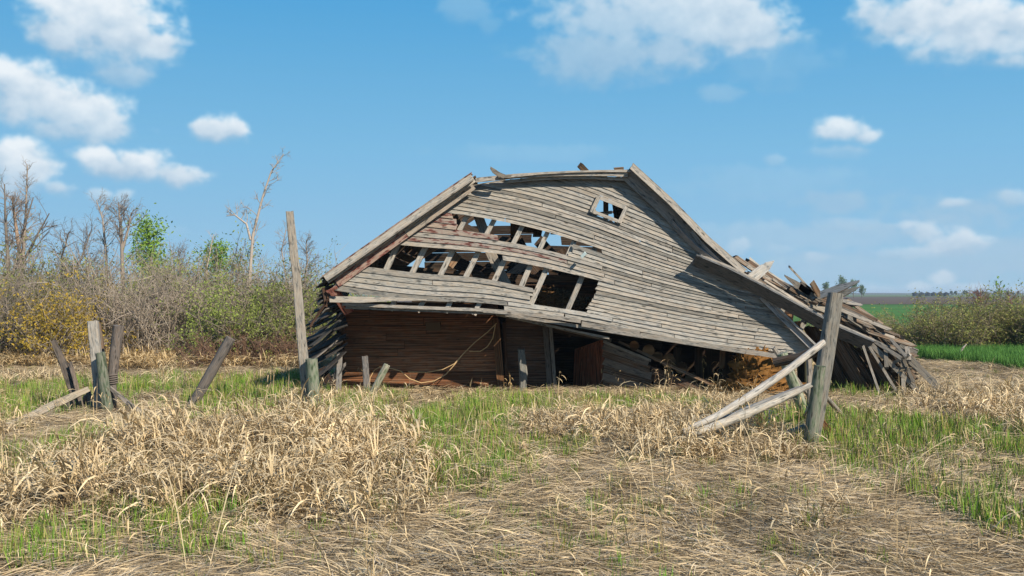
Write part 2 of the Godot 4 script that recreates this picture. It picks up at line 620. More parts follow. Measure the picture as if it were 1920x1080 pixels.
func build_siding(barn: Node3D) -> void:
	# where boards are missing: course -> the spans (left end, right end) that remain
	var keep := {
		0: [[0, 845], [1129, 2000]], 1: [[0, 857], [1073, 2000]], 2: [[0, 932], [1066, 2000]],
		5: [[942, 2000]], 6: [[1121, 2000]], 7: [[1118, 2000]], 8: [[1114, 2000]],
		9: [[0, 1001], [1110, 2000]], 10: [[0, 997], [1106, 2000]], 11: [[0, 993], [1101, 2000]], 12: [[0, 949], [953, 2000]], 13: [[946, 1059], [1061, 2000]]}
	var grey := Color(0.425, 0.405, 0.365)
	var rows := []
	for seg in [[-14.0, 0.0, 20], [0.0, 3.0, 4], [3.0, 5.0, 3], [5.0, 9.0, 5], [9.0, 14.0, 6]]:
		for i in seg[2]:
			rows.append([lerpf(seg[0], seg[1], float(i) / seg[2]), (seg[1] - seg[0]) / seg[2]])
	for rw in rows:
		var t0: float = rw[0]
		var th: float = rw[1]
		var t := int(floor(t0 + th * 0.5))
		var a := course_span(t0)
		var b := course_span(t0 + th)
		if a[0] > 1e8 and b[0] > 1e8:
			continue
		if a[0] > 1e8:
			a = [b[0] + 40, b[1] - 40] if b[1] - b[0] > 90 else [lerpf(b[0], b[1], 0.4), lerpf(b[0], b[1], 0.6)]
		if b[0] > 1e8:
			b = a.duplicate()
		var spans: Array = keep[t] if keep.has(t) else [[0, 2000]]
		if t >= -9 and t <= -4:
			# the window
			var out := []
			var mid := t0 + th * 0.5
			var wl := 0.0
			var wr := 0.0
			var x := 1095.0
			while x < 1190.0:
				var y := row(x, mid)
				var l := lerpf(1124, 1110, (y - 369.0) / 30.0)
				var r := lerpf(1174, 1160, (y - 388.0) / 26.0)
				var top := lerpf(369, 390, (x - 1124.0) / 50.0)
				var bot := lerpf(396, 416, (x - 1110.0) / 50.0)
				if x > l and x < r and y > top - 4.0 and y < bot + 4.0:
					if wl == 0.0:
						wl = x
					wr = x
				x += 1.0
			if wr > wl + 4.0:
				spans = [[0, wl], [wr, 2000]]
		for sp in spans:
			var x0: float = maxf(sp[0], minf(a[0], b[0]))
			var x1: float = minf(sp[1], maxf(a[1], b[1]))
			if x1 - x0 < 6.0:
				continue
			# random butt joints
			var cuts := [x0]
			var cx := x0 + rr(110, 420)
			while cx < x1 - 60.0:
				cuts.append(cx)
				cx += rr(150, 430)
			cuts.append(x1)
			for i in cuts.size() - 1:
				var l: float = cuts[i]
				var r: float = cuts[i + 1]
				var at0 := maxf(l, a[0]) if l == x0 else l + 0.5
				var ab0 := maxf(l, b[0]) if l == x0 else l + 0.5
				var at1 := minf(r, a[1]) if r == x1 else r - 0.5
				var ab1 := minf(r, b[1]) if r == x1 else r - 0.5
				if l == x0 and sp[0] > 10:
					at0 += rr(-1.5, 1.5)
					ab0 += rr(-1.5, 1.5)
					if t >= 6 and t <= 11:
						ab0 -= 2.0
						at0 += 2.0
				if r == x1 and sp[1] < 1900:
					at1 += rr(-5, 3)
					ab1 += rr(-3, 5)
				if at1 - at0 < 3.0 or ab1 - ab0 < 3.0:
					continue
				var red := (t >= 0 and t <= 4 and r < 1110 and l < 850) or (t >= 9 and t <= 10 and l < 640 and r < 800)
				var c := shade(grey, 0.17)
				if rng.randf() < 0.14:
					c = shade(grey * 0.66, 0.1)
				if t >= 9 and l > 900:
					c = shade(grey * 1.16, 0.1)
				if red:
					c = shade(Color(0.41, 0.36, 0.32), 0.1)
				c.a = 1.0
				var lift := rr(-0.004, 0.012)
				part(barn, "siding_board", siding_mesh(t0, th, at0, at1, ab0, ab1, c, rr(-0.5, 1.2) if rng.randf() < 0.35 else 0.0, lift, rr(0.0, 0.35)), M.red if red else M.grey)


func pboard(barn: Node3D, called: String, x0: float, y0: float, d0: float, x1: float, y1: float, d1: float, w: float, t: float, col: Color, m: Material, sag := Vector3.ZERO, jag := 0.015, tip := 1.0, face := Vector3(0, 0, 1), label := "") -> MeshInstance3D:
	return part(barn, called, plank(P(x0, y0, d0), P(x1, y1, d1), w, t, face, Color(col.r, col.g, col.b, 1), sag, jag, tip), m, label)


func build_trim(barn: Node3D) -> void:
	var g := Color(0.50, 0.47, 0.42)
	var up := Vector3(0, 1, 0)
	# left rake: outer fascia, a shadow gap, then the red board that lies on the siding
	pboard(barn, "rake_fascia", 612, 523, 15.99, 886, 334, 16.0, 0.155, 0.03, g * 1.12, M.grey, Vector3(0, 0.015, 0))
	pboard(barn, "rake_trim", 630, 530, 16.12, 760, 437, 16.11, 0.17, 0.028, Color(0.46, 0.36, 0.31), M.red, Vector3.ZERO, 0.01, 1.0, Vector3(0, 0, 1), "rake board with old red paint left on it")
	pboard(barn, "rake_trim", 761, 436, 16.11, 886, 346, 16.1, 0.17, 0.028, Color(0.50, 0.44, 0.38), M.grey, Vector3.ZERO, 0.01)
	pboard(barn, "rake_soffit", 616, 526, 16.0, 886, 339, 16.0, 0.24, 0.02, g * 0.8, M.grey, Vector3.ZERO, 0.0, 1.0, Vector3(-0.57, 0.82, 0))
	pboard(barn, "roof_edge_board", 606, 519, 16.1, 884, 326, 16.11, 0.26, 0.02, Color(0.4, 0.33, 0.28), M.red, Vector3(0, 0.012, 0), 0.02, 1.0, Vector3(-0.57, 0.82, 0))
	# ridge trim: bowed boards of the clipped top
	pboard(barn, "ridge_trim", 891, 338, 16.14, 1178, 327, 16.14, 0.075, 0.03, g * 0.95, M.grey, Vector3(0, 0.055, 0))
	pboard(barn, "ridge_trim", 945, 341, 16.2, 1172, 336, 16.2, 0.05, 0.03, g * 0.9, M.grey, Vector3(0, 0.05, 0))
	pboard(barn, "ridge_trim", 955, 332, 16.17, 1180, 322, 16.17, 0.03, 0.16, g, M.grey, Vector3(0, 0.035, 0))
	pboard(barn, "ridge_trim", 1125, 321, 16.2, 1180, 320, 16.2, 0.02, 0.16, g, M.grey)
	# right rake
	var rp := [[1184, 312], [1254, 376], [1326, 450], [1395, 510]]
	var gg := Geo.new()
	var pts := []
	for p in rp:
		pts.append(P(p[0], p[1], 16.03))
	sweep(gg, pts, box_section(0.085, 0.03), Vector3(0, 0, 1), Color(g.r * 1.1, g.g * 1.1, g.b * 1.1), false, [], 0.01)
	part(barn, "rake_fascia", gg.mesh(), M.grey)
	gg = Geo.new()
	pts = []
	for p in rp:
		pts.append(P(p[0] - 9, p[1] + 11, 16.19))
	sweep(gg, pts, box_section(0.25, 0.03), Vector3(-0.1, 0, 1), Color(0.36, 0.33, 0.30), false, [], 0.01)
	part(barn, "rake_trim", gg.mesh(), M.grey)
	gg = Geo.new()
	pts = []
	for p in rp:
		pts.append(P(p[0] + 1, p[1] - 3, 16.19))
	sweep(gg, pts, box_section(0.31, 0.022), Vector3(0.68, 0.73, 0), Color(0.42, 0.39, 0.34), false, [], 0.02)
	part(barn, "roof_edge_board", gg.mesh(), M.grey)
	pboard(barn, "loose_board", 1258, 414, 16.2, 1362, 505, 16.12, 0.10, 0.025, Color(0.33, 0.33, 0.34), M.grey, Vector3(-0.05, -0.03, 0), 0.015, 1.0, Vector3(-0.6, -0.5, 0.6))
	pboard(barn, "loose_board", 1296, 436, 16.18, 1372, 510, 16.1, 0.13, 0.02, Color(0.40, 0.39, 0.38), M.grey, Vector3(-0.04, -0.02, 0), 0.03, 0.5, Vector3(-0.6, -0.45, 0.65))
	# the second right rake, below the break
	pboard(barn, "rake_trim", 1428, 556, 16.17, 1524, 652, 16.15, 0.10, 0.03, Color(0.42, 0.42, 0.42), M.grey)
	pboard(barn, "rake_trim", 1436, 556, 16.14, 1532, 650, 16.12, 0.03, 0.08, Color(0.46, 0.45, 0.43), M.grey)
	# big loose fascia that has slid down over the siding
	gg = Geo.new()
	pts = []
	for p in [[1302, 487, 16.02], [1360, 511, 16.0], [1430, 546, 16.0], [1500, 584, 15.98], [1570, 622, 15.95], [1632, 648, 15.9]]:
		pts.append(P(p[0], p[1], p[2]))
	sweep(gg, pts, box_section(0.24, 0.035), Vector3(-0.5, -0.62, 0.62), Color(0.16, 0.165, 0.175), false, [], 0.012)
	part(barn, "fallen_fascia", gg.mesh(), M.grey, "long grey fascia that has slid across the right of the gable")
	gg = Geo.new()
	pts = []
	for p in [[1312, 478, 16.09], [1366, 500, 16.07], [1436, 536, 16.07], [1506, 574, 16.05], [1576, 611, 16.03], [1636, 637, 15.98]]:
		pts.append(P(p[0], p[1], p[2]))
	sweep(gg, pts, box_section(0.03, 0.16), Vector3(0, 0, 1), Color(0.5, 0.47, 0.42), false, [], 0.02)
	part(barn, "fallen_fascia", gg.mesh(), M.grey)
	# water table under the gable
	pboard(barn, "sill_board", 642, 570, 16.12, 905, 581, 16.1, 0.05, 0.06, g * 0.95, M.grey, Vector3(0, -0.005, 0))
	pboard(barn, "sill_board", 648, 576, 16.16, 950, 588, 16.15, 0.05, 0.03, g * 0.75, M.grey)
	pboard(barn, "sill_board", 905, 582, 16.1, 1088, 602, 16.08, 0.065, 0.05, g * 0.8, M.grey, Vector3(0, 0.02, 0))
	pboard(barn, "sill_board", 1090, 607, 16.12, 1200, 625, 16.1, 0.085, 0.03, g * 0.7, M.grey)
	pboard(barn, "sill_board", 1200, 628, 16.1, 1397, 659, 16.1, 0.075, 0.04, g * 0.72, M.grey)
	pboard(barn, "sill_board", 1398, 659, 16.1, 1470, 669, 16.1, 0.075, 0.04, g * 0.8, M.grey)
	pboard(barn, "sill_board", 948, 590, 16.35, 1205, 631, 16.05, 0.05, 0.05, g * 0.8, M.grey)
	pboard(barn, "sill_board", 930, 590, 16.8, 1142, 634, 16.5, 0.035, 0.06, g * 1.0, M.grey)
	# drooping board at the left foot of the gable
	gg = Geo.new()
	pts = []
	for p in [[618, 561, 15.95], [680, 562, 16.0], [735, 561, 16.08], [800, 562, 16.14]]:
		pts.append(P(p[0], p[1], p[2]))
	sweep(gg, pts, box_section(0.10, 0.02), Vector3(0, 0.15, 1), Color(0.46, 0.43, 0.38), false, [1.0, 0.95, 0.6, 0.2], 0.01)
	part(barn, "siding_board", gg.mesh(), M.grey)
	pboard(barn, "rake_soffit", 622, 540, 16.1, 655, 586, 16.5, 0.16, 0.03, Color(0.42, 0.2, 0.16), M.red)
	# small window without glass
	var wf: MeshInstance3D = pboard(barn, "window_frame", 1121, 369, 16.235, 1174, 390, 16.235, 0.06, 0.03, g * 1.05, M.grey, Vector3.ZERO, 0.0)
	pboard(wf, "frame_board", 1110, 396, 16.235, 1162, 416, 16.235, 0.055, 0.03, g * 1.05, M.grey, Vector3.ZERO, 0.0)
	pboard(wf, "frame_board", 1124, 367, 16.23, 1109, 398, 16.23, 0.065, 0.035, g * 1.05, M.grey, Vector3.ZERO, 0.0)
	pboard(wf, "frame_board", 1175, 388, 16.23, 1161, 418, 16.23, 0.065, 0.035, g * 1.15, M.grey, Vector3.ZERO, 0.0)
	for q in wf.get_children():
		q.position = Vector3.ZERO
	# a rusty pipe bracket on the siding
	pboard(barn, "metal_bracket", 1090, 482, 16.08, 1098, 474, 16.06, 0.05, 0.04, Color(0.45, 0.55, 0.55), M.plain)


func build_frame(barn: Node3D) -> void:
	var lit := Color(0.56, 0.53, 0.48)
	var raw := Color(0.50, 0.40, 0.30)
	# gable studs, racked to the right, seen through the gaps in the siding
	for s in [[718, 520, 744, 462], [770, 515, 806, 448], [822, 522, 853, 462], [870, 525, 900, 466], [925, 530, 955, 468], [978, 538, 998, 488], [1006, 548, 1026, 500]]:
		pboard(barn, "stud", s[0] - 12, s[1] + 26, 16.36, s[2] + 4, s[3] - 8, 16.36, 0.085, 0.10, lit, M.grey)
	for s in [[860, 434, 880, 398], [912, 440, 928, 410], [963, 456, 980, 422], [1012, 468, 1028, 432], [1064, 482, 1078, 448]]:
		pboard(barn, "stud", s[0] - 6, s[1] + 12, 16.36, s[2] + 5, s[3] - 10, 16.36, 0.075, 0.10, lit, M.grey)
	for s in [[735, 573, 742, 560], [786, 576, 796, 562], [838, 579, 846, 562], [892, 582, 900, 566]]:
		pboard(barn, "stud", s[0] - 3, s[1] + 8, 16.34, s[2] + 4, s[3] - 8, 16.34, 0.075, 0.10, lit * 1.1, M.grey)
	# studs behind the whole gable
	for i in 9:
		var xb := 1060.0 + i * 52.0
		pboard(barn, "stud", xb, row(xb, 13.5), 16.4, xb + 60, maxf(row(xb + 60, -1.0), 400.0 + i * 18), 16.4, 0.08, 0.1, lit * 0.8, M.grey)
	# broken braces leaning inside
	for s in [[918, 470, 950, 535, 16.6], [895, 400, 912, 446, 16.6], [1002, 480, 930, 540, 17.2]]:
		pboard(barn, "brace", s[0], s[1], s[4], s[2], s[3], s[4], 0.16, 0.04, Color(0.42, 0.39, 0.35), M.grey)
	pboard(barn, "brace", 700, 530, 16.8, 705, 470, 16.8, 0.10, 0.05, raw, M.brown)
	pboard(barn, "brace", 786, 482, 16.9, 826, 456, 16.9, 0.12, 0.04, raw, M.brown)
	pboard(barn, "brace", 842, 498, 16.9, 858, 476, 16.9, 0.16, 0.04, raw, M.brown)
	pboard(barn, "brace", 1112, 402, 16.6, 1146, 398, 16.6, 0.05, 0.06, raw * 1.3, M.grey)
	pboard(barn, "brace", 1136, 412, 16.8, 1136, 366, 16.8, 0.08, 0.08, raw * 0.5, M.brown)
	pboard(barn, "brace", 1164, 418, 16.9, 1158, 372, 16.9, 0.20, 0.05, raw * 0.25, M.brown)
	# left roof slope: rafters with sheathing boards that run back from the gable
	var a := P(604, 522, 16.3)
	var b := P(886, 330, 16.3)
	var slope := (b - a).normalized()
	var nrm := Vector3(-slope.y, slope.x, 0)
	var long := (b - a).length()
	for i in 6:
		var z := -16.45 - i * 1.1
		part(barn, "rafter", plank(Vector3(a.x, a.y - 0.09, z), Vector3(b.x, b.y - 0.09, z), 0.045, 0.13, nrm, Color(0.14, 0.115, 0.095)), M.brown)
	var s0 := 0.09
	while s0 < long:
		var w := rr(0.14, 0.20)
		var at := a + slope * s0
		var zf := 16.3 + (rr(0.0, 0.5) if rng.randf() < 0.2 else 0.0)
		var zb := 22.5 - rr(0.0, 1.5)
		if rng.randf() > 0.09:
			var p0 := Vector3(at.x, at.y, -zf)
			var p1 := Vector3(at.x + rr(-0.03, 0.03), at.y + rr(-0.04, 0.02) - 0.15, -zb)
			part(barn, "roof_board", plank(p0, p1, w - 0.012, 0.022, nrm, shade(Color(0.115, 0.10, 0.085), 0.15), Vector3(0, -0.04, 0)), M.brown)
		else:
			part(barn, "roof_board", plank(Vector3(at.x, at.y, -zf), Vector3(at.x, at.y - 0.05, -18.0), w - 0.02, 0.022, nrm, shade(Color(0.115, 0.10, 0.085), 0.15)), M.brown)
		s0 += w + 0.004
	# flat broken top
	var c := P(888, 335, 16.25)
	var e := P(1182, 322, 16.25)
	var x := c.x
	while x < e.x:
		var w2 := rr(0.15, 0.24)
		var y := lerpf(c.y, e.y, (x - c.x) / (e.x - c.x)) + 0.03 * sin((x - c.x) / (e.x - c.x) * PI) - 0.05
		if x - c.x > 0.5 and rng.randf() > 0.12:
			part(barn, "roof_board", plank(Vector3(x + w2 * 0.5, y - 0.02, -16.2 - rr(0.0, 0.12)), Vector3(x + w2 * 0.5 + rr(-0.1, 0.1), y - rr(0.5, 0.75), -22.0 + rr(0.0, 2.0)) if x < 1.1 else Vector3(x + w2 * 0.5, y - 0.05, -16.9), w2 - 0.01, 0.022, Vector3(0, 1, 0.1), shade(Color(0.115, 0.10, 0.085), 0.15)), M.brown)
		x += w2
	# right slope: boards behind the right rake
	var r0 := P(1186, 318, 16.3)
	var r1 := P(1402, 516, 16.3)
	var rs := (r1 - r0).normalized()
	var rn := Vector3(-rs.y, rs.x, 0)
	var q := 0.08
	while q < (r1 - r0).length():
		var w3 := rr(0.15, 0.22)
		var p := r0 + rs * (q + w3 * 0.5)
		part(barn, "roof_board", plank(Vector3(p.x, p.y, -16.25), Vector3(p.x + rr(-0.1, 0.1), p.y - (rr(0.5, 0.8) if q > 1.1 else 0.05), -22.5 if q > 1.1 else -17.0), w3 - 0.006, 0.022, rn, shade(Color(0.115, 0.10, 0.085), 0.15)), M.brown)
		q += w3
	for i in 4:
		var z2 := -16.6 - i * 1.3
		part(barn, "rafter", plank(Vector3(r0.x, r0.y - 0.1 - i * 0.15, z2), Vector3(r1.x, r1.y - 0.1 - i * 0.15, z2), 0.05, 0.14, rn, Color(0.14, 0.115, 0.095)), M.brown)
		part(barn, "collar_beam", plank(P(700 + i * 14, 500 + i * 6, 16.9 + i * 1.2), P(1250, 520 + i * 5, 16.9 + i * 1.2), 0.13, 0.05, Vector3(0, 0, 1), Color(0.12, 0.10, 0.085), Vector3(0, -0.1, 0)), M.brown)
	# fallen sheathing further inside
	for i in 16:
		var xa := rr(760, 1180)
		var ya := rr(420, 520)
		var d := rr(18.0, 21.0)
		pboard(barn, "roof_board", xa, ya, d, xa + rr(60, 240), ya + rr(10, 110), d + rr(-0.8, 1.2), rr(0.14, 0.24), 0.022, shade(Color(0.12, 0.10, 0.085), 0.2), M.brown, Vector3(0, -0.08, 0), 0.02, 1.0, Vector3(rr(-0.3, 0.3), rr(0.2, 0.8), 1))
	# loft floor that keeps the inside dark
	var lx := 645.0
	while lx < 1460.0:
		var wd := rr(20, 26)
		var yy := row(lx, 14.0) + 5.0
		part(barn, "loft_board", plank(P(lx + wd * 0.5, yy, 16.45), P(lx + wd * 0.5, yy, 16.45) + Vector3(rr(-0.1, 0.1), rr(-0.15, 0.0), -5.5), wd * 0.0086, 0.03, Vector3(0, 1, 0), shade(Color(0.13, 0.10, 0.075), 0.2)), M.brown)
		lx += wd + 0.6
	# far gable that still stands in part
	var fy := 0.9
	while fy < 3.2:
		var x0 := rr(-3.3, -2.9) + fy * 0.5
		var gap := rr(0.2, 1.1)
		var mid := rr(-0.2, 1.4)
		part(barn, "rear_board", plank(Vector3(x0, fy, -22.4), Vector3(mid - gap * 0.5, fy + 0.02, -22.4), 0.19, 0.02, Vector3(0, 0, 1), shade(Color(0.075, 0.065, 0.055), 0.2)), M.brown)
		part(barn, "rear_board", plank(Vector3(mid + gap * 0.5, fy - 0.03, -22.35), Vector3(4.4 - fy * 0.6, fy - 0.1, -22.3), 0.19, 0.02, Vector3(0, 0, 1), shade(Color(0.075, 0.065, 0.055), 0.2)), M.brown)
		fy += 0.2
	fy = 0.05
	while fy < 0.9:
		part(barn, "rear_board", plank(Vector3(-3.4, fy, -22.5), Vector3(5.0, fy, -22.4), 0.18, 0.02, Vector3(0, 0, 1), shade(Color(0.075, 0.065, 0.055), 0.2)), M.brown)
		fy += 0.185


func lump(g: Geo, cen: Vector3, rad: Vector3, col: Color, seedv: float, amp: float, nu := 22, nv := 14, spread := 0.25) -> void:
	var base := g.v.size()
	for j in nv + 1:
		for i in nu + 1:
			var th := TAU * (i % nu) / nu
			var phi := PI * j / nv
			var d := Vector3(sin(phi) * cos(th), cos(phi), sin(phi) * sin(th))
			var k := 1.0 + amp * fbm.get_noise_3dv(d * 2.2 + Vector3(seedv, 0, 0)) + amp * 0.6 * fbm.get_noise_3dv(d * 9.0 + Vector3(0, seedv, 0))
			var c := col * (1.0 + spread * fbm.get_noise_3dv(d * 14.0 + Vector3(seedv, 5, 0)) * 2.0)
			c.a = 1.0
			g.vert(cen + d * rad * k, d, Vector2(float(i) / nu * 2.0, float(j) / nv), c)
	for j in nv:
		for i in nu:
			var a := base + j * (nu + 1) + i
			g.ix.append_array(PackedInt32Array([a, a + nu + 2, a + 1, a, a + nu + 1, a + nu + 2]))


func build_lower(barn: Node3D) -> void:
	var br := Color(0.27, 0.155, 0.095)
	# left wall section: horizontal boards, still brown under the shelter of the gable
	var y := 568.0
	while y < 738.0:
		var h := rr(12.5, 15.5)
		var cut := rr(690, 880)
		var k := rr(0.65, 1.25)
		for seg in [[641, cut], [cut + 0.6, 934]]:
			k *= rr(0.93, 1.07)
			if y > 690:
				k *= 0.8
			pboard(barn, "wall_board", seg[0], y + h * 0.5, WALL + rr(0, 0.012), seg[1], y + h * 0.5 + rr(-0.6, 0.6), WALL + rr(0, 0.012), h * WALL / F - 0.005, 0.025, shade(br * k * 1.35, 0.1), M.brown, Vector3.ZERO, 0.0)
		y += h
	for i in 6:
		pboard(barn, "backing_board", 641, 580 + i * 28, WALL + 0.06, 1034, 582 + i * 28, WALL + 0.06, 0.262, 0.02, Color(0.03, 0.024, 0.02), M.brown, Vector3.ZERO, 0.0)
	pboard(barn, "wall_patch", 798, 612, WALL - 0.03, 826, 612, WALL - 0.03, 0.14, 0.01, Color(0.14, 0.09, 0.05), M.plain)
	pboard(barn, "corner_post", 644, 578, WALL - 0.06, 636, 738, WALL - 0.06, 0.085, 0.09, Color(0.2, 0.13, 0.09), M.brown)
	pboard(barn, "door_post", 929, 600, WALL - 0.1, 941, 742, WALL - 0.1, 0.13, 0.12, Color(0.24, 0.15, 0.09), M.brown)
	pboard(barn, "door_post", 945, 604, WALL - 0.03, 952, 742, WALL - 0.03, 0.06, 0.08, Color(0.14, 0.09, 0.06), M.brown)
	pboard(barn, "sill_plate", 640, 741, WALL - 0.1, 900, 745, WALL - 0.1, 0.11, 0.14, Color(0.4, 0.36, 0.3), M.grey)
	# second section
	y = 586.0
	while y < 742.0:
		var h2 := rr(13.5, 16.0)
		pboard(barn, "wall_board", 948, y + h2 * 0.5, WALL + 0.02, 1030, y + h2 * 0.5 + 1.0, WALL + 0.02, h2 * WALL / F - 0.005, 0.025, shade(Color(0.18, 0.135, 0.11) * rr(0.8, 1.25), 0.1), M.brown if rng.randf() < 0.6 else M.grey, Vector3.ZERO, 0.0)
		y += h2
	pboard(barn, "door_jamb", 1022, 612, WALL - 0.05, 1032, 742, WALL - 0.05, 0.09, 0.1, Color(0.17, 0.15, 0.13), M.grey)
	pboard(barn, "door_jamb", 1032, 612, WALL - 0.1, 1042, 742, WALL - 0.1, 0.06, 0.05, Color(0.26, 0.24, 0.21), M.grey)
	pboard(barn, "door_header", 1000, 604, WALL - 0.08, 1146, 638, WALL - 0.08, 0.06, 0.1, Color(0.3, 0.26, 0.21), M.grey)
	for i in 3:
		pboard(barn, "header_board", 985, 590 + i * 9, WALL + 0.06, 1240, 628 + i * 11, WALL + 0.06, 0.125, 0.025, shade(Color(0.10, 0.08, 0.065), 0.2), M.brown)
	# door leaf standing ajar
	var g := Geo.new()
	var p := [P(1080, 655, WALL + 0.5), P(1131, 637, WALL - 0.1), P(1141, 748, WALL - 0.1), P(1075, 748, WALL + 0.5)]
	var back := Vector3(-0.02, 0, -0.035)
	var dc := Color(0.30, 0.13, 0.08)
	g.quad(p[0], p[1], p[2], p[3], Vector2(0, 0), Vector2(0, 0.8), Vector2(0.6, 0.8), Vector2(0.6, 0), dc)
	g.quad(p[1] + back, p[0] + back, p[3] + back, p[2] + back, Vector2(0, 0), Vector2(0, 0.8), Vector2(0.6, 0.8), Vector2(0.6, 0), dc)
	for i in 4:
		var i2 := (i + 1) % 4
		g.quad(p[i] + back, p[i2] + back, p[i2], p[i], Vector2(0, 0), Vector2(0.4, 0), Vector2(0.4, 0.05), Vector2(0, 0.05), dc * 1.5)
	var door := part(barn, "door", g.mesh(), M.brown, "reddish brown door leaf standing ajar")
	var hn := pboard(door, "door_handle", 1128, 700, WALL - 0.16, 1128, 692, WALL - 0.16, 0.02, 0.03, Color(0.3, 0.2, 0.1), M.plain)
	hn.position = Vector3.ZERO
	# collapsed wall panel right of the door: boards that slope down to the right
	for i in 7:
		var dy := i * 14.5
		var c := shade(Color(0.25, 0.21, 0.175) * rr(0.75, 1.3), 0.1)
		pboard(barn, "wall_board", 1131, 648 + dy, WALL - 0.15, 1216 + i * 2, 680 + dy * 0.85, WALL - 0.35, 0.125, 0.025, c, M.grey if i % 2 == 0 else M.brown, Vector3.ZERO, 0.02)
	pboard(barn, "wall_cap", 1131, 640, WALL - 0.2, 1220, 676, WALL - 0.42, 0.045, 0.05, Color(0.42, 0.39, 0.34), M.grey)
	pboard(barn, "wall_cap", 1160, 641, WALL - 0.1, 1336, 722, WALL - 0.7, 0.05, 0.06, Color(0.36, 0.30, 0.24), M.brown)
	for i in 5:
		pboard(barn, "wall_board", 1222, 694 + i * 14, WALL - 0.3, 1345 - i * 4, 742 + i * 10, WALL - 0.7, 0.13, 0.025, shade(Color(0.16, 0.125, 0.10), 0.25), M.brown, Vector3.ZERO, 0.03)
	# round joist ends resting along the fallen wall
	var k2 := 0
	for s in [[1189, 648, 9], [1216, 657, 11], [1232, 669, 9], [1253, 677, 13], [1276, 690, 11], [1296, 712, 13]]:
		var gj := Geo.new()
		sweep(gj, path(P(s[0], s[1], WALL - 0.25), P(s[0] + 3, s[1] - 2, WALL + 1.4), 3), round_section(s[2] * WALL / F, 12), Vector3(0, 1, 0.1), Color(0.36, 0.26, 0.16), true, [], 0.0, 0.004)
		part(barn, "joist_end", gj.mesh(), M.brown)
		k2 += 1
	# posts below the gable on the right
	pboard(barn, "post_below_gable", 1355, 655, WALL - 0.5, 1353, 690, WALL - 0.5, 0.085, 0.05, Color(0.36, 0.27, 0.19), M.brown)
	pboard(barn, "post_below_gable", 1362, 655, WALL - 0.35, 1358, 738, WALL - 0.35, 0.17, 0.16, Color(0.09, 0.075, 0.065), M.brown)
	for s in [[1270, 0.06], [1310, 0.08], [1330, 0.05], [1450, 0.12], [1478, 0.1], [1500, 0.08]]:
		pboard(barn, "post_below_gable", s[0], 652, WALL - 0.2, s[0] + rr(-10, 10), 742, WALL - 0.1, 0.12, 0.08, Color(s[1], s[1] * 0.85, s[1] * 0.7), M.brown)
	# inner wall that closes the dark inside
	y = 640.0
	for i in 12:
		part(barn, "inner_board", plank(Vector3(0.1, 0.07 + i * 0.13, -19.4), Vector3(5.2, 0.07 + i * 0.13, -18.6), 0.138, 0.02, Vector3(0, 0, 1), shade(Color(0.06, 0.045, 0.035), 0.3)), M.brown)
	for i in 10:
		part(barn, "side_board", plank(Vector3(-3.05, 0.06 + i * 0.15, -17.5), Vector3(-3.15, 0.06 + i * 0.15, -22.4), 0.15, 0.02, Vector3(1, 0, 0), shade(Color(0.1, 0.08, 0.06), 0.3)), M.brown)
	# sacks of old straw inside the loft, behind the gap on the right
	for i in 8:
		pboard(barn, "inner_board", 985 + i * 3, 540 + i * 7, 17.6 - i * 0.06, 1150, 536 + i * 9, 17.6 - i * 0.06, 0.09, 0.03, shade(Color(0.17, 0.10, 0.06), 0.3), M.brown)


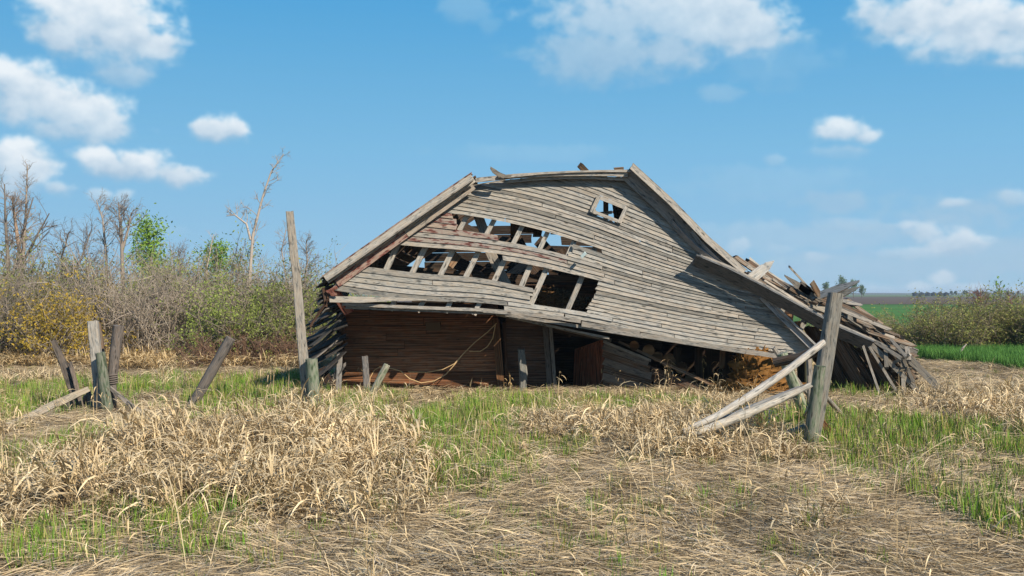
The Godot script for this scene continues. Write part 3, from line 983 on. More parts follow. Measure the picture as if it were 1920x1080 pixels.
func build_debris(barn: Node3D) -> void:
	var g := Color(0.40, 0.37, 0.32)
	var dk := Color(0.19, 0.165, 0.14)
	# [x0, y0, d0, x1, y1, d1, width, colour factor, tip]
	var list := [
		[1376, 480, 16.3, 1500, 560, 16.2, 0.14, 0.8, 1.0], [1384, 486, 16.5, 1484, 548, 16.4, 0.16, 0.6, 1.0], [1404, 488, 16.6, 1478, 536, 16.6, 0.18, 1.2, 0.6],
		[1410, 492, 16.7, 1490, 552, 16.5, 0.12, 1.0, 1.0], [1420, 500, 16.9, 1510, 562, 16.6, 0.16, 0.9, 1.0], [1400, 488, 16.4, 1540, 580, 16.0, 0.12, 0.7, 1.0],
		[1420, 524, 15.9, 1560, 600, 15.8, 0.13, 1.0, 1.0], [1440, 530, 16.1, 1575, 594, 15.9, 0.17, 0.85, 1.0], [1455, 536, 16.3, 1600, 606, 16.1, 0.15, 1.1, 1.0],
		[1430, 524, 15.7, 1556, 602, 15.6, 0.05, 1.2, 1.0], [1450, 538, 15.7, 1600, 634, 15.6, 0.06, 1.1, 1.0], [1460, 537, 16.8, 1502, 541, 16.8, 0.06, 0.5, 1.0],
		[1456, 540, 16.5, 1560, 552, 16.2, 0.15, 0.7, 1.0], [1500, 548, 16.4, 1590, 566, 16.1, 0.12, 0.9, 1.0], [1480, 550, 16.2, 1600, 590, 15.9, 0.18, 1.2, 0.7],
		[1520, 555, 16.1, 1640, 604, 15.9, 0.2, 0.7, 1.0], [1540, 560, 16.4, 1614, 572, 16.0, 0.12, 1.35, 0.4], [1500, 560, 15.9, 1620, 602, 15.7, 0.22, 0.95, 1.0],
		[1545, 574, 16.2, 1616, 570, 16.1, 0.1, 0.9, 0.5], [1560, 580, 16.4, 1654, 640, 16.1, 0.16, 0.75, 1.0], [1568, 578, 16.6, 1625, 615, 16.4, 0.13, 0.6, 1.0],
		[1560, 596, 15.9, 1674, 634, 15.6, 0.13, 1.15, 1.0], [1570, 606, 15.7, 1662, 648, 15.6, 0.16, 0.7, 1.0], [1586, 560, 16.8, 1650, 606, 16.6, 0.1, 0.8, 1.0],
		[1600, 618, 15.8, 1690, 660, 15.6, 0.12, 0.75, 1.0], [1610, 606, 16.0, 1704, 650, 15.8, 0.1, 1.0, 1.0], [1625, 628, 15.9, 1712, 660, 15.9, 0.08, 0.8, 1.0],
		[1640, 622, 16.2, 1702, 648, 16.2, 0.05, 0.7, 1.0], [1575, 588, 16.0, 1668, 632, 15.8, 0.09, 1.3, 1.0], [1590, 630, 15.6, 1640, 655, 15.5, 0.08, 1.0, 1.0]]
	for s in list:
		var c := shade((g if s[7] > 0.72 else dk * 1.5) * s[7], 0.12)
		pboard(barn, "fallen_board", s[0], s[1], s[2] + 0.45, s[3], s[4], s[5] + 0.4, s[6] * 0.72, 0.024, c, M.grey if s[7] > 0.8 else M.brown, Vector3(0, rr(-0.04, 0.03), 0), 0.05, s[8], Vector3(rr(-0.3, 0.1), rr(0.5, 1.0), rr(0.5, 0.9)))
	for i in 140:
		var x := rr(1395, 1640)
		var yl := 500.0 + (x - 1400.0) * 0.50 + rr(-4, 22)
		var l := rr(30, 110)
		pboard(barn, "fallen_board", x, yl, rr(16.2, 16.9), x + l, yl + l * rr(0.35, 0.7), rr(16.15, 16.7), rr(0.025, 0.085), 0.02, shade(g * rr(0.35, 0.95), 0.1), M.grey if rng.randf() < 0.6 else M.brown, Vector3.ZERO, 0.06, 1.0 if rng.randf() < 0.6 else 0.4, Vector3(rr(-0.4, 0.2), rr(0.4, 1.0), rr(0.4, 0.9)))
	for i in 50:
		var xa := rr(1565, 1660)
		var ya := 572.0 + (xa - 1570.0) * 0.62 + rr(0, 26)
		var lb := rr(40, 120)
		pboard(barn, "fallen_board", xa, ya, rr(15.9, 16.8), minf(xa + lb, 1716), ya + lb * rr(0.3, 0.8), rr(15.8, 16.6), rr(0.025, 0.09), 0.02, shade(g * rr(0.35, 0.9), 0.1), M.grey if rng.randf() < 0.5 else M.brown, Vector3.ZERO, 0.06, 1.0 if rng.randf() < 0.6 else 0.4, Vector3(rr(-0.4, 0.2), rr(0.3, 1.0), rr(0.4, 0.9)))
	# pieces that stick up from the heap
	for s in [[1470, 516, 1520, 552, 0.10, 0.6, 0.25], [1500, 536, 1540, 560, 0.14, 0.55, 1.0], [1480, 500, 1526, 550, 0.03, 1.0, 1.0]]:
		pboard(barn, "fallen_board", s[2], s[3], 16.3, s[0], s[1], 16.3, s[4], 0.02, g * s[5], M.grey, Vector3.ZERO, 0.03, s[6])
	pboard(barn, "fallen_board", 1536, 553, 16.2, 1522, 529, 16.2, 0.085, 0.05, Color(0.24, 0.2, 0.155), M.brown, Vector3.ZERO, 0.02)
	pboard(barn, "splintered_board", 1404, 526, 16.18, 1436, 500, 16.1, 0.17, 0.025, Color(0.86, 0.84, 0.79), M.grey, Vector3.ZERO, 0.05, 0.85, Vector3(0.2, 0.1, 1), "pale splintered board standing up from the heap")
	pboard(barn, "splintered_board", 1428, 506, 16.13, 1452, 489, 16.05, 0.12, 0.025, Color(0.86, 0.84, 0.79), M.grey, Vector3.ZERO, 0.01, 0.08, Vector3(0.2, 0.1, 1))
	pboard(barn, "splintered_board", 1540, 553, 15.9, 1612, 527, 15.4, 0.13, 0.03, Color(0.62, 0.58, 0.51), M.grey, Vector3.ZERO, 0.01, 0.25, Vector3(0.1, 0.5, 1))
	pboard(barn, "splintered_board", 1556, 560, 15.9, 1612, 538, 15.5, 0.11, 0.03, Color(0.66, 0.63, 0.56), M.grey, Vector3.ZERO, 0.01, 0.15, Vector3(0.1, 0.5, 1))
	# bits left on the ridge
	pboard(barn, "ridge_scrap", 946, 331, 16.0, 920, 315, 15.9, 0.07, 0.03, g * 0.6, M.grey, Vector3(0, -0.02, 0), 0.02, 0.5)
	pboard(barn, "ridge_scrap", 934, 330, 16.1, 958, 331, 16.1, 0.05, 0.06, g * 0.7, M.grey)
	pboard(barn, "ridge_scrap", 1086, 308, 16.1, 1099, 322, 16.2, 0.09, 0.08, Color(0.16, 0.13, 0.1), M.brown, Vector3.ZERO, 0.04)
	pboard(barn, "ridge_scrap", 1152, 318, 16.2, 1166, 317, 16.2, 0.06, 0.08, Color(0.22, 0.19, 0.15), M.brown, Vector3.ZERO, 0.03)
	pboard(barn, "ridge_scrap", 888, 350, 16.3, 948, 340, 16.3, 0.06, 0.05, g * 0.75, M.grey, Vector3.ZERO, 0.04)
	# right end: sheathing that hangs from the broken eave, seen from below
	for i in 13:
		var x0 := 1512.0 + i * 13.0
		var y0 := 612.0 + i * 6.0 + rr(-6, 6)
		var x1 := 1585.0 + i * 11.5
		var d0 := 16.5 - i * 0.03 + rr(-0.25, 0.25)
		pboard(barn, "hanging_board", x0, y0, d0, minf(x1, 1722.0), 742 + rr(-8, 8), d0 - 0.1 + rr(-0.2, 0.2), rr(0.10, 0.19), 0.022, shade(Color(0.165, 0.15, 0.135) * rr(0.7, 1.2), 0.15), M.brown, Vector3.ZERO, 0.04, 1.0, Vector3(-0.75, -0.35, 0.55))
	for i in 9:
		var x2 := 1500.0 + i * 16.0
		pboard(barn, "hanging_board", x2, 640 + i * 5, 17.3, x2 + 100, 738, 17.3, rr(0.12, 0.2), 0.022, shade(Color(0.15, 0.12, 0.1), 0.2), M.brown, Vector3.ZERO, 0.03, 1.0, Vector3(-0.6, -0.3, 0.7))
	for s in [[1618, 648, 1652, 746, 0.035, 1.0], [1630, 650, 1680, 732, 0.04, 0.9], [1632, 644, 1732, 744, 0.07, 0.8], [1660, 650, 1662, 690, 0.06, 0.5], [1692, 668, 1694, 736, 0.06, 0.85], [1690, 664, 1712, 716, 0.05, 0.5], [1684, 650, 1772, 740, 0.11, 0.7], [1640, 640, 1690, 672, 0.06, 0.8], [1670, 636, 1700, 670, 0.05, 0.9], [1700, 650, 1704, 676, 0.07, 0.9], [1668, 684, 1706, 664, 0.05, 1.2], [1672, 694, 1702, 692, 0.07, 0.6]]:
		pboard(barn, "hanging_board", s[0], s[1], 15.9, s[2], s[3], 15.6, s[4], 0.03, g * s[5], M.grey, Vector3.ZERO, 0.02, 1.0, Vector3(-0.3, 0.1, 1))
	# short studs in the opening beside the second rake
	for s in [[1478, 590, 1476, 625, 0.35, 0.2], [1495, 602, 1494, 640, 0.4, 0.22], [1512, 640, 1514, 735, 0.2, 0.2], [1520, 645, 1516, 700, 0.3, 0.3], [1540, 660, 1535, 738, 0.2, 0.15]]:
		pboard(barn, "stud", s[0], s[1], 16.35, s[2], s[3], 16.35, 0.08, 0.09, Color(s[4], s[5] * 1.2, s[5] * 0.8), M.brown)
	# left end: layers of broken roof boards that hang below the eave
	for i in 54:
		var k := i / 54.0
		var yy := 545.0 + k * 160.0 + rr(-6, 6)
		var xr := 648.0 - k * 6.0 + rr(-14, 6)
		var xl := 598.0 - 22.0 * sin(clampf(k * 2.2, 0, 1) * 1.57) + maxf(0.0, k - 0.72) * 170.0 + rr(-6, 16)
		if rng.randf() < 0.15:
			continue
		var dd := rr(16.5, 17.9)
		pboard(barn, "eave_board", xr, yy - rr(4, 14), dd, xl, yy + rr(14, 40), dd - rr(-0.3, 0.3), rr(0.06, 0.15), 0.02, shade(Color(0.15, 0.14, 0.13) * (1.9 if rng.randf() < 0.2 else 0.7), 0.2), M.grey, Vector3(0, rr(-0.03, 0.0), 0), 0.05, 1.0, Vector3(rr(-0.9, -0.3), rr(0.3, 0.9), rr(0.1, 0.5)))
	for i in 9:
		pboard(barn, "eave_board", 600 + rr(-4, 8), 520 + i * 8, 16.2, 640, 520 + i * 8 - 12, 17.0, 0.10, 0.02, Color(0.2, 0.19, 0.17), M.grey, Vector3.ZERO, 0.05, 1.0, Vector3(-0.7, 0.6, 0.3))
	for s in [[612, 545, 616, 560], [616, 560, 582, 612], [606, 540, 612, 575]]:
		pboard(barn, "gutter_pipe", s[0], s[1], 15.95, s[2], s[3], 15.95, 0.035, 0.035, Color(0.14, 0.1, 0.08), M.brown)
	pboard(barn, "gutter_pipe", 612, 546, 15.9, 632, 552, 15.9, 0.035, 0.035, Color(0.3, 0.17, 0.13), M.red)
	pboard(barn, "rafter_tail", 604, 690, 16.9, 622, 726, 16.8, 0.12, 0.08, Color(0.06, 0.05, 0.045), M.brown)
	pboard(barn, "rafter_tail", 622, 720, 17.2, 646, 690, 17.3, 0.12, 0.05, Color(0.14, 0.12, 0.1), M.brown)


func build_barn() -> void:
	make_courses()
	var barn := thing("collapsed_barn", "collapsed grey wooden barn with a sagging gable, missing boards and slumped roof", "barn", Vector3(0.5, 0, -GABLE))
	build_siding(barn)
	build_trim(barn)
	build_frame(barn)
	build_lower(barn)
	build_debris(barn)
	# straw that spills from the loft and the right end
	var heaps := [
		["straw_bale", "orange brown crumbling straw bale under the right end of the gable", "straw bale", [[P(1418, 692, WALL - 0.9), Vector3(0.36, 0.42, 0.3)], [P(1425, 730, WALL - 1.0), Vector3(0.6, 0.2, 0.36)]], Color(0.25, 0.135, 0.045)],
		["straw_heap", "brown straw heap in the large gap low in the gable", "straw heap", [[P(1025, 560, 17.25), Vector3(0.36, 0.14, 0.3)], [P(1066, 572, 17.2), Vector3(0.42, 0.10, 0.3)]], Color(0.21, 0.12, 0.055)]]
	for hp in heaps:
		var hg := Geo.new()
		var col: Color = hp[4]
		for l in hp[3]:
			lump(hg, l[0], l[1], Color(col.r * 0.7, col.g * 0.65, col.b * 0.6), 3.0 + hg.v.size(), 0.75, 60, 40, 0.6)
			for i in 1500:
				var d := rdir()
				var q: Vector3 = l[0] + d * l[1] * rr(0.85, 1.2)
				var c := shade(col * rr(0.6, 1.7), 0.15)
				c.a = 1.0
				blade(hg, q, (rdir() + d * 0.3).normalized(), rr(0.04, 0.16), rr(0.006, 0.014), rr(0.0, 0.8), 2, c, c)
		lone(hp[0], hp[1], hp[2], hg.mesh(), M.plain)
	# the pale cord that hangs on the wall
	var cg := Geo.new()
	for line in [
		[[931, 606], [915, 622], [890, 642], [868, 664], [852, 684], [836, 702], [815, 714], [790, 718], [768, 710], [752, 696], [735, 691], [712, 688], [702, 694], [694, 708], [692, 728]],
		[[868, 664], [852, 682], [830, 693], [800, 698], [765, 697]],
		[[929, 608], [924, 634], [914, 650], [900, 659], [880, 659]]]:
		var pts := []
		for p in line:
			pts.append(P(p[0], p[1], WALL - 0.28))
		sweep(cg, pts, round_section(0.008, 6), Vector3(0, 0.2, 1), Color(0.56, 0.38, 0.19), true)
	lone("cord", "pale tan cord looped across the brown wall from the door post", "cord", cg.mesh(), M.plain)


# ---------------------------------------------------------------- posts and loose poles
func post(called: String, label: String, category: String, pts: Array, sec: PackedVector2Array, col: Color, m: Material, smooth := false, scales: Array = [], jag := 0.01, rough := 0.004, group := "") -> MeshInstance3D:
	var g := Geo.new()
	# more rings so that the outline is a little uneven
	var fine := []
	var sc := []
	for i in pts.size() - 1:
		var k := maxi(2, int((pts[i + 1] - pts[i]).length() / 0.16))
		for q in k:
			fine.append(pts[i].lerp(pts[i + 1], float(q) / k))
			var s0: float = scales[i] if scales.size() > i else 1.0
			var s1: float = scales[i + 1] if scales.size() > i + 1 else 1.0
			sc.append(lerpf(s0, s1, float(q) / k))
	fine.append(pts[pts.size() - 1])
	sc.append(scales[scales.size() - 1] if scales.size() else 1.0)
	sweep(g, fine, sec, Vector3(0.15, 0.05, 1), col, smooth, sc, jag, rough)
	return lone(called, label, category, g.mesh(), m, group)


func build_posts() -> void:
	var g := Color(0.44, 0.42, 0.37)
	# tall plank post left of the barn with its green stub
	post("tall_post", "tall weathered square post, leaning left, beside the left end of the barn", "post", [P(543, 397, 14.5), P(556, 520, 14.5), P(568, 660, 14.5), P(579, 775, 14.5)], post_section(0.135, 0.12, 0.012), Color(0.40, 0.37, 0.32), M.grey, false, [0.82, 0.9, 1.0, 1.05])
	post("round_post", "short round green-stained post against the foot of the tall square post", "post", [P(584, 673, 14.35), P(591, 775, 14.35)], round_section(0.088, 14), Color(0.29, 0.31, 0.25), M.green, true)
	# the cluster on the left
	post("plank_post", "pale grey squared post, tallest of the left cluster", "post", [P(174, 602, 14.2), P(183, 690, 14.2), P(190, 778, 14.2)], post_section(0.135, 0.11, 0.01), Color(0.46, 0.44, 0.40), M.grey)
	post("thin_post", "thin grey-brown stake just behind the tallest post of the left cluster", "post", [P(186, 606, 14.5), P(192, 650, 14.5), P(200, 770, 14.5)], round_section(0.026, 8), Color(0.27, 0.24, 0.21), M.brown, true)
	post("round_post", "round green-stained post leaning on the pale squared post in the left cluster", "post", [P(188, 661, 14.0), P(203, 776, 14.0)], round_section(0.076, 14), Color(0.225, 0.245, 0.20), M.green, true, [0.85, 1.1])
	var bp := post("round_post", "dark brown round post of the left cluster with wire wound round its middle", "post", [P(223, 611, 14.1), P(216, 660, 14.1), P(210, 718, 14.1), P(213, 740, 14.1), P(212, 780, 14.1)], round_section(0.074, 14), Color(0.205, 0.18, 0.16), M.grey, true, [1.0, 1.0, 0.82, 0.62, 0.66])
	var wg := Geo.new()
	var wp := []
	for i in 40:
		var an := i * 0.7
		wp.append(P(210.5, 702, 14.1) + Vector3(cos(an) * 0.078, -i * 0.0032, sin(an) * 0.078))
	sweep(wg, wp, round_section(0.009, 5), Vector3(0, 1, 0.01), Color(0.16, 0.13, 0.11), true)
	part(bp, "wire", wg.mesh(), M.plain)
	post("broken_post", "dark splintered post leaning left at the left edge of the cluster", "post", [P(101, 641, 14.3), P(118, 680, 14.3), P(142, 740, 14.3), P(150, 782, 14.3)], post_section(0.12, 0.1, 0.02), Color(0.165, 0.145, 0.125), M.grey, false, [0.55, 0.9, 1.0, 1.0], 0.03, 0.01)
	post("broken_post", "thin split post stub right beside the dark splintered post", "post", [P(132, 680, 14.2), P(143, 722, 14.2), P(157, 776, 14.2)], post_section(0.06, 0.05, 0.01), Color(0.24, 0.20, 0.17), M.grey, false, [0.7, 1.0, 0.9], 0.02, 0.006)
	post("rotten_stump", "rotten grey stump at the foot of the left cluster", "stump", [P(136, 742, 14.4), P(138, 792, 14.4)], round_section(0.13, 9), Color(0.30, 0.255, 0.21), M.grey, false, [0.7, 1.15], 0.06, 0.02)
	post("rotten_stump", "low splintered stump behind the plank of the left cluster", "stump", [P(164, 738, 14.5), P(172, 796, 14.4)], round_section(0.10, 8), Color(0.24, 0.20, 0.165), M.grey, false, [0.5, 1.2], 0.06, 0.02)
	post("fallen_plank", "pale plank propped up on the dark stump in the left cluster", "plank", [P(167, 729, 13.95), P(110, 755, 13.8), P(60, 780, 13.0), P(8, 803, 12.2)], box_section(0.10, 0.045), Color(0.48, 0.42, 0.33), M.grey, false, [0.8, 1.0, 1.0, 0.9], 0.02)
	post("fallen_plank", "dull plank lying in the grass below the propped pale plank", "plank", [P(112, 768, 13.7), P(50, 798, 12.8)], box_section(0.07, 0.04), Color(0.3, 0.265, 0.22), M.grey)
	post("fallen_pole", "split grey rail sloping down right from the dark brown round post", "pole", [P(208, 728, 14.0), P(240, 755, 13.9), P(278, 784, 13.2), P(312, 810, 12.4)], post_section(0.065, 0.05, 0.012), Color(0.3, 0.27, 0.235), M.grey, false, [0.7, 1.0, 1.0, 0.8], 0.02, 0.006)
	post("fallen_pole", "dark rotten rail lying low behind the dry grass mound", "pole", [P(214, 768, 13.9), P(300, 797, 12.9)], post_section(0.05, 0.05, 0.012), Color(0.2, 0.16, 0.13), M.brown)
	post("leaning_post", "single dark round post leaning right in the open grass", "post", [P(433, 634, 14.5), P(398, 695, 14.5), P(362, 758, 14.5), P(352, 776, 14.5)], round_section(0.073, 14), Color(0.205, 0.185, 0.17), M.grey, true, [1.0, 1.0, 1.05, 1.0])
	# stubs in front of the brown wall
	post("stub_post", "grey square stub at the left corner of the brown wall", "post", [P(637, 660, 16.9), P(634, 744, 16.9)], post_section(0.095, 0.08, 0.01), Color(0.32, 0.31, 0.30), M.grey)
	post("stub_post", "grey stub post in front of the brown wall with a pale torn edge", "post", [P(684, 668, 16.8), P(689, 744, 16.8)], post_section(0.105, 0.09, 0.012), Color(0.24, 0.23, 0.22), M.grey)
	post("leaning_stake", "short pale green stake leaning right in front of the brown wall", "post", [P(726, 684, 15.6), P(706, 722, 15.6), P(688, 756, 15.6)], round_section(0.055, 12), Color(0.42, 0.41, 0.33), M.green, true)
	post("stub_post", "pale broken stub post standing before the wall left of the doorway", "post", [P(977, 655, 17.1), P(981, 700, 17.1), P(980, 745, 17.1)], post_section(0.14, 0.06, 0.02), Color(0.27, 0.27, 0.245), M.grey, false, [0.9, 1.0, 0.75], 0.02, 0.006)
	post("fallen_plank", "grey weathered plank lying in the dark below the tall post", "plank", [P(540, 802, 12.9), P(585, 782, 13.6)], box_section(0.07, 0.04), Color(0.14, 0.12, 0.1), M.brown)
	# the group on the right
	post("gate_post", "big grey square gate post standing before the right end of the barn", "post", [P(1567, 550, 11.2), P(1550, 660, 11.2), P(1528, 790, 11.15), P(1519, 842, 11.1)], post_section(0.155, 0.125, 0.014), Color(0.27, 0.26, 0.235), M.grey, false, [0.95, 1.0, 0.95, 0.85], 0.008, 0.003)
	post("round_post", "round green-stained post bound to the front of the big gate post", "post", [P(1537, 686, 10.95), P(1526, 770, 10.95), P(1517, 848, 10.95)], round_section(0.068, 14), Color(0.27, 0.285, 0.235), M.green, true, [0.95, 1.0, 1.15])
	post("fallen_pole", "long pale peeled pole sloping down left from the big gate post", "pole", [P(1544, 642, 10.9), P(1482, 690, 10.82), P(1414, 737, 10.74), P(1348, 778, 10.66), P(1281, 809, 10.6)], round_section(0.042, 10), Color(0.64, 0.61, 0.55), M.grey, true, [0.85, 1.0, 1.05, 1.0, 0.7], 0.02, 0.004)
	post("fallen_pole", "lower pale pole that lies beneath the long peeled one", "pole", [P(1520, 721, 10.9), P(1460, 751, 10.8), P(1400, 776, 10.7), P(1345, 797, 10.6), P(1286, 817, 10.5)], round_section(0.042, 10), Color(0.56, 0.53, 0.47), M.grey, true, [0.7, 1.0, 1.1, 1.1, 0.8], 0.02, 0.006)
	post("fallen_pole", "bluish grey board between the two pale sloping poles", "board", [P(1500, 729, 10.98), P(1430, 757, 10.9), P(1350, 791, 10.78)], box_section(0.075, 0.03), Color(0.36, 0.38, 0.40), M.grey)
	post("fallen_pole", "short grey pole lying left of the foot of the big gate post", "pole", [P(1512, 800, 11.4), P(1470, 817, 11.35), P(1430, 834, 11.25)], round_section(0.045, 10), Color(0.44, 0.40, 0.34), M.grey, true, [1.0, 1.0, 0.7], 0.02, 0.005)
	post("leaning_stake", "round greenish stake leaning left behind the pale poles", "post", [P(1466, 662, 12.6), P(1480, 700, 12.6), P(1518, 798, 12.8)], round_section(0.068, 12), Color(0.40, 0.42, 0.34), M.green, true)
	post("leaning_stake", "thin grey stake crossing behind the greenish leaning stake", "post", [P(1450, 652, 12.9), P(1476, 690, 12.9), P(1540, 770, 13.3)], post_section(0.05, 0.05, 0.01), Color(0.36, 0.33, 0.29), M.grey)
	post("fallen_pole", "dark round pole lying across behind the big gate post", "pole", [P(1452, 680, 12.4), P(1500, 670, 12.2), P(1545, 652, 12.0)], round_section(0.06, 12), Color(0.17, 0.155, 0.14), M.brown, true)
	post("leaning_stake", "pale weathered stake upright behind the lower poles", "post", [P(1516, 655, 12.8), P(1520, 806, 12.6)], post_section(0.06, 0.06, 0.01), Color(0.33, 0.30, 0.26), M.grey)
	post("fallen_pole", "thin grey rail running down right from behind the big gate post", "pole", [P(1546, 742, 12.5), P(1588, 788, 13.1)], round_section(0.03, 8), Color(0.36, 0.33, 0.28), M.grey, true)
	post("fallen_plank", "reddish brown rotten plank end at the right foot of the big gate post", "plank", [P(1530, 782, 11.35), P(1562, 822, 11.65)], box_section(0.09, 0.05), Color(0.23, 0.14, 0.085), M.brown, false, [], 0.03)
	post("fallen_pole", "short thin stick leaning left on the foot of the big gate post", "stick", [P(1522, 752, 11.5), P(1502, 792, 12.6)], round_section(0.016, 7), Color(0.55, 0.52, 0.47), M.grey, true)


# ---------------------------------------------------------------- trees and shrubs
func tube(g: Geo, pts: Array, r0: float, r1: float, k: int, col: Color) -> void:
	var base := g.v.size()
	var n := pts.size()
	var side := Vector3(0.31, 0.2, 0.93)
	for i in n:
		var t: Vector3 = (pts[mini(i + 1, n - 1)] - pts[maxi(i - 1, 0)]).normalized()
		var a := t.cross(side)
		if a.length() < 0.1:
			a = t.cross(Vector3.RIGHT)
		a = a.normalized()
		var b := t.cross(a)
		var r := lerpf(r0, r1, float(i) / (n - 1))
		for q in k:
			var d := a * cos(TAU * q / k) + b * sin(TAU * q / k)
			g.vert(pts[i] + d * r, d, Vector2.ZERO, col)
	for i in n - 1:
		for q in k:
			var q2 := (q + 1) % k
			var v0 := base + i * k + q
			var v1 := base + i * k + q2
			g.ix.append_array(PackedInt32Array([v0, v1 + k, v1, v0, v0 + k, v1 + k]))


func rdir() -> Vector3:
	return Vector3(rr(-1, 1), rr(-1, 1), rr(-1, 1)).normalized()


# one crooked branch with its own side branches
func branch(g: Geo, p: Vector3, d: Vector3, length: float, r: float, level: int, col: Color, crook: float, lift: float, kids: int, tips: PackedVector3Array) -> void:
	var n := 5 if level > 1 else (4 if level == 1 else 3)
	var pts := [p]
	var q := p
	var dd := d
	for i in n - 1:
		dd = (dd + rdir() * crook + Vector3(0, lift, 0)).normalized()
		q += dd * length / (n - 1)
		if q.y < 0.05:
			q.y = 0.05
		pts.append(q)
	tube(g, pts, r, r * (0.45 if level > 0 else 0.35), 5 if r > 0.03 else 3, shade(col, 0.18))
	tips.append(pts[n - 1])
	if level > 0:
		for i in kids:
			var t := rr(0.25, 1.0) * (n - 1)
			var at: int = mini(int(t), n - 2)
			var from: Vector3 = pts[at].lerp(pts[at + 1], t - at)
			var nd := (dd * 0.75 + rdir() * 0.85 + Vector3(0, 0.1, 0)).normalized()
			branch(g, from, nd, length * rr(0.35, 0.65), r * rr(0.4, 0.58), level - 1, col, crook, lift, kids, tips)


func leaves(g: Geo, cen: Vector3, spread: Vector3, count: int, size: float, cols: Array) -> void:
	for i in count:
		var p := cen + Vector3(rng.randfn(0, 1) * spread.x, rng.randfn(0, 1) * spread.y, rng.randfn(0, 1) * spread.z) * 0.6
		if p.y < 0.05:
			continue
		var u := rdir()
		var w := u.cross(rdir()).normalized()
		var s := size * rr(0.6, 1.3)
		var c: Color = shade(cols[rng.randi() % cols.size()], 0.2)
		c.a = 1.0
		var nn := u.cross(w).normalized()
		var j := g.v.size()
		g.vert(p - u * s, nn, Vector2.ZERO, c)
		g.vert(p + w * s * 0.45, nn, Vector2.ZERO, c)
		g.vert(p + u * s, nn, Vector2.ZERO, c)
		g.vert(p - w * s * 0.45, nn, Vector2.ZERO, c)
		g.ix.append_array(PackedInt32Array([j, j + 1, j + 2, j, j + 2, j + 3]))


# a shrub about 1 unit wide and high: stems that fan out from the base; returns [stems, twigs, foliage or null]
func shrub_meshes(wide: float, high: float, stems: int, kids: int, col: Color, leaf_count: int, leaf_size: float, leaf_cols: Array, level := 2, leaf_low := 0.0) -> Array:
	var gs := Geo.new()
	var gt := Geo.new()
	var gl := Geo.new()
	for i in stems:
		var an := rr(0, TAU)
		var base := Vector3(cos(an) * rr(0, wide * 0.36), 0.0, sin(an) * rr(0, wide * 0.25))
		var lean := rr(0.05, 0.9)
		var d := Vector3(cos(an) * lean, 1.0, sin(an) * lean * 0.7).normalized()
		var l := high * rr(0.55, 1.05) / maxf(d.y, 0.6) * 0.8
		var tips := PackedVector3Array()
		var pts := [base]
		var q := base
		var dd := d
		for k in 5:
			dd = (dd + rdir() * 0.22 + Vector3(0, -0.03, 0)).normalized()
			q += dd * l / 5.0
			q.y = maxf(q.y, 0.05)
			pts.append(q)
		tube(gs, pts, 0.018 * rr(0.7, 1.3), 0.006, 4, shade(col, 0.2))
		for k in kids:
			var t := rr(0.6, 5.0)
			var at: int = mini(int(t), 4)
			var from: Vector3 = pts[at].lerp(pts[at + 1], t - at)
			branch(gt, from, (dd * 0.6 + rdir() * 0.8 + Vector3(0, 0.15, 0)).normalized(), l * rr(0.2, 0.42), 0.0085, level - 1, col, 0.3, 0.0, 3, tips)
		if leaf_count > 0:
			for k in maxi(1, leaf_count / stems / 6):
				var tp := tips[rng.randi() % tips.size()] if tips.size() else q
				if tp.y < leaf_low:
					continue
				leaves(gl, tp, Vector3(0.14, 0.13, 0.14), 6, leaf_size, leaf_cols)
	return [gs.mesh(), gt.mesh(), gl.mesh() if gl.v.size() else null]


func place_shrub(called: String, label: String, meshes: Array, at: Vector3, turn: float, scale: Vector3, group := "") -> void:
	var o := thing(called, label, "shrub", at, group)
	o.rotation.y = turn
	o.scale = scale
	for i in 3:
		if meshes[i] == null:
			continue
		var m := MeshInstance3D.new()
		m.name = ["stem", "twigs", "foliage"][i]
		m.mesh = meshes[i]
		m.material_override = M.leaf if i == 2 else M.bark
		o.add_child(m, true)


# tree from a trunk drawn as points, with branches along it
func tree(called: String, label: String, pts: Array, r0: float, r1: float, col: Color, n: int, blen: float, level: int, start: float, leaf: Dictionary, group := "", category := "tree", forks: Array = []) -> void:
	var o := thing(called, label, category, Vector3(pts[0].x, 0, pts[0].z), group)
	var gt := Geo.new()
	r0 *= 0.78
	tube(gt, pts, r0, r1, 7, col)
	for f in forks:
		tube(gt, f, r0 * 0.55, r1, 6, col)
	var gb := Geo.new()
	var tips := PackedVector3Array()
	var lines := [pts]
	lines.append_array(forks)
	for li in lines.size():
		var l: Array = lines[li]
		var k := l.size() - 1
		for i in (n * 3 / 2 if li == 0 else n / 2):
			var t := lerpf(start, 1.0, pow(float(i + rng.randf()) / (n * 1.5 if li == 0 else n * 0.5), 0.8)) * k
			t = minf(t, k - 0.001)
			var at := int(t)
			var from: Vector3 = l[at].lerp(l[at + 1], t - at)
			var f2 := t / k
			var an := rr(0, TAU)
			var d := Vector3(cos(an), rr(0.4, 1.5), sin(an) * 0.8).normalized()
			branch(gb, from, d, blen * lerpf(1.0, 0.35, f2) * rr(0.5, 1.15), lerpf(r0, r1, f2) * 0.26 + 0.005, level, col * 0.9, 0.28, 0.05, 4, tips)
	part(o, "trunk", gt.mesh(), M.bark)
	part(o, "branches", gb.mesh(), M.bark)
	if leaf.size():
		var gl := Geo.new()
		for i in leaf.count / 8:
			leaves(gl, tips[rng.randi() % tips.size()], Vector3(leaf.spread, leaf.spread, leaf.spread), 8, leaf.size, leaf.cols)
		part(o, "crown", gl.mesh(), M.leaf)


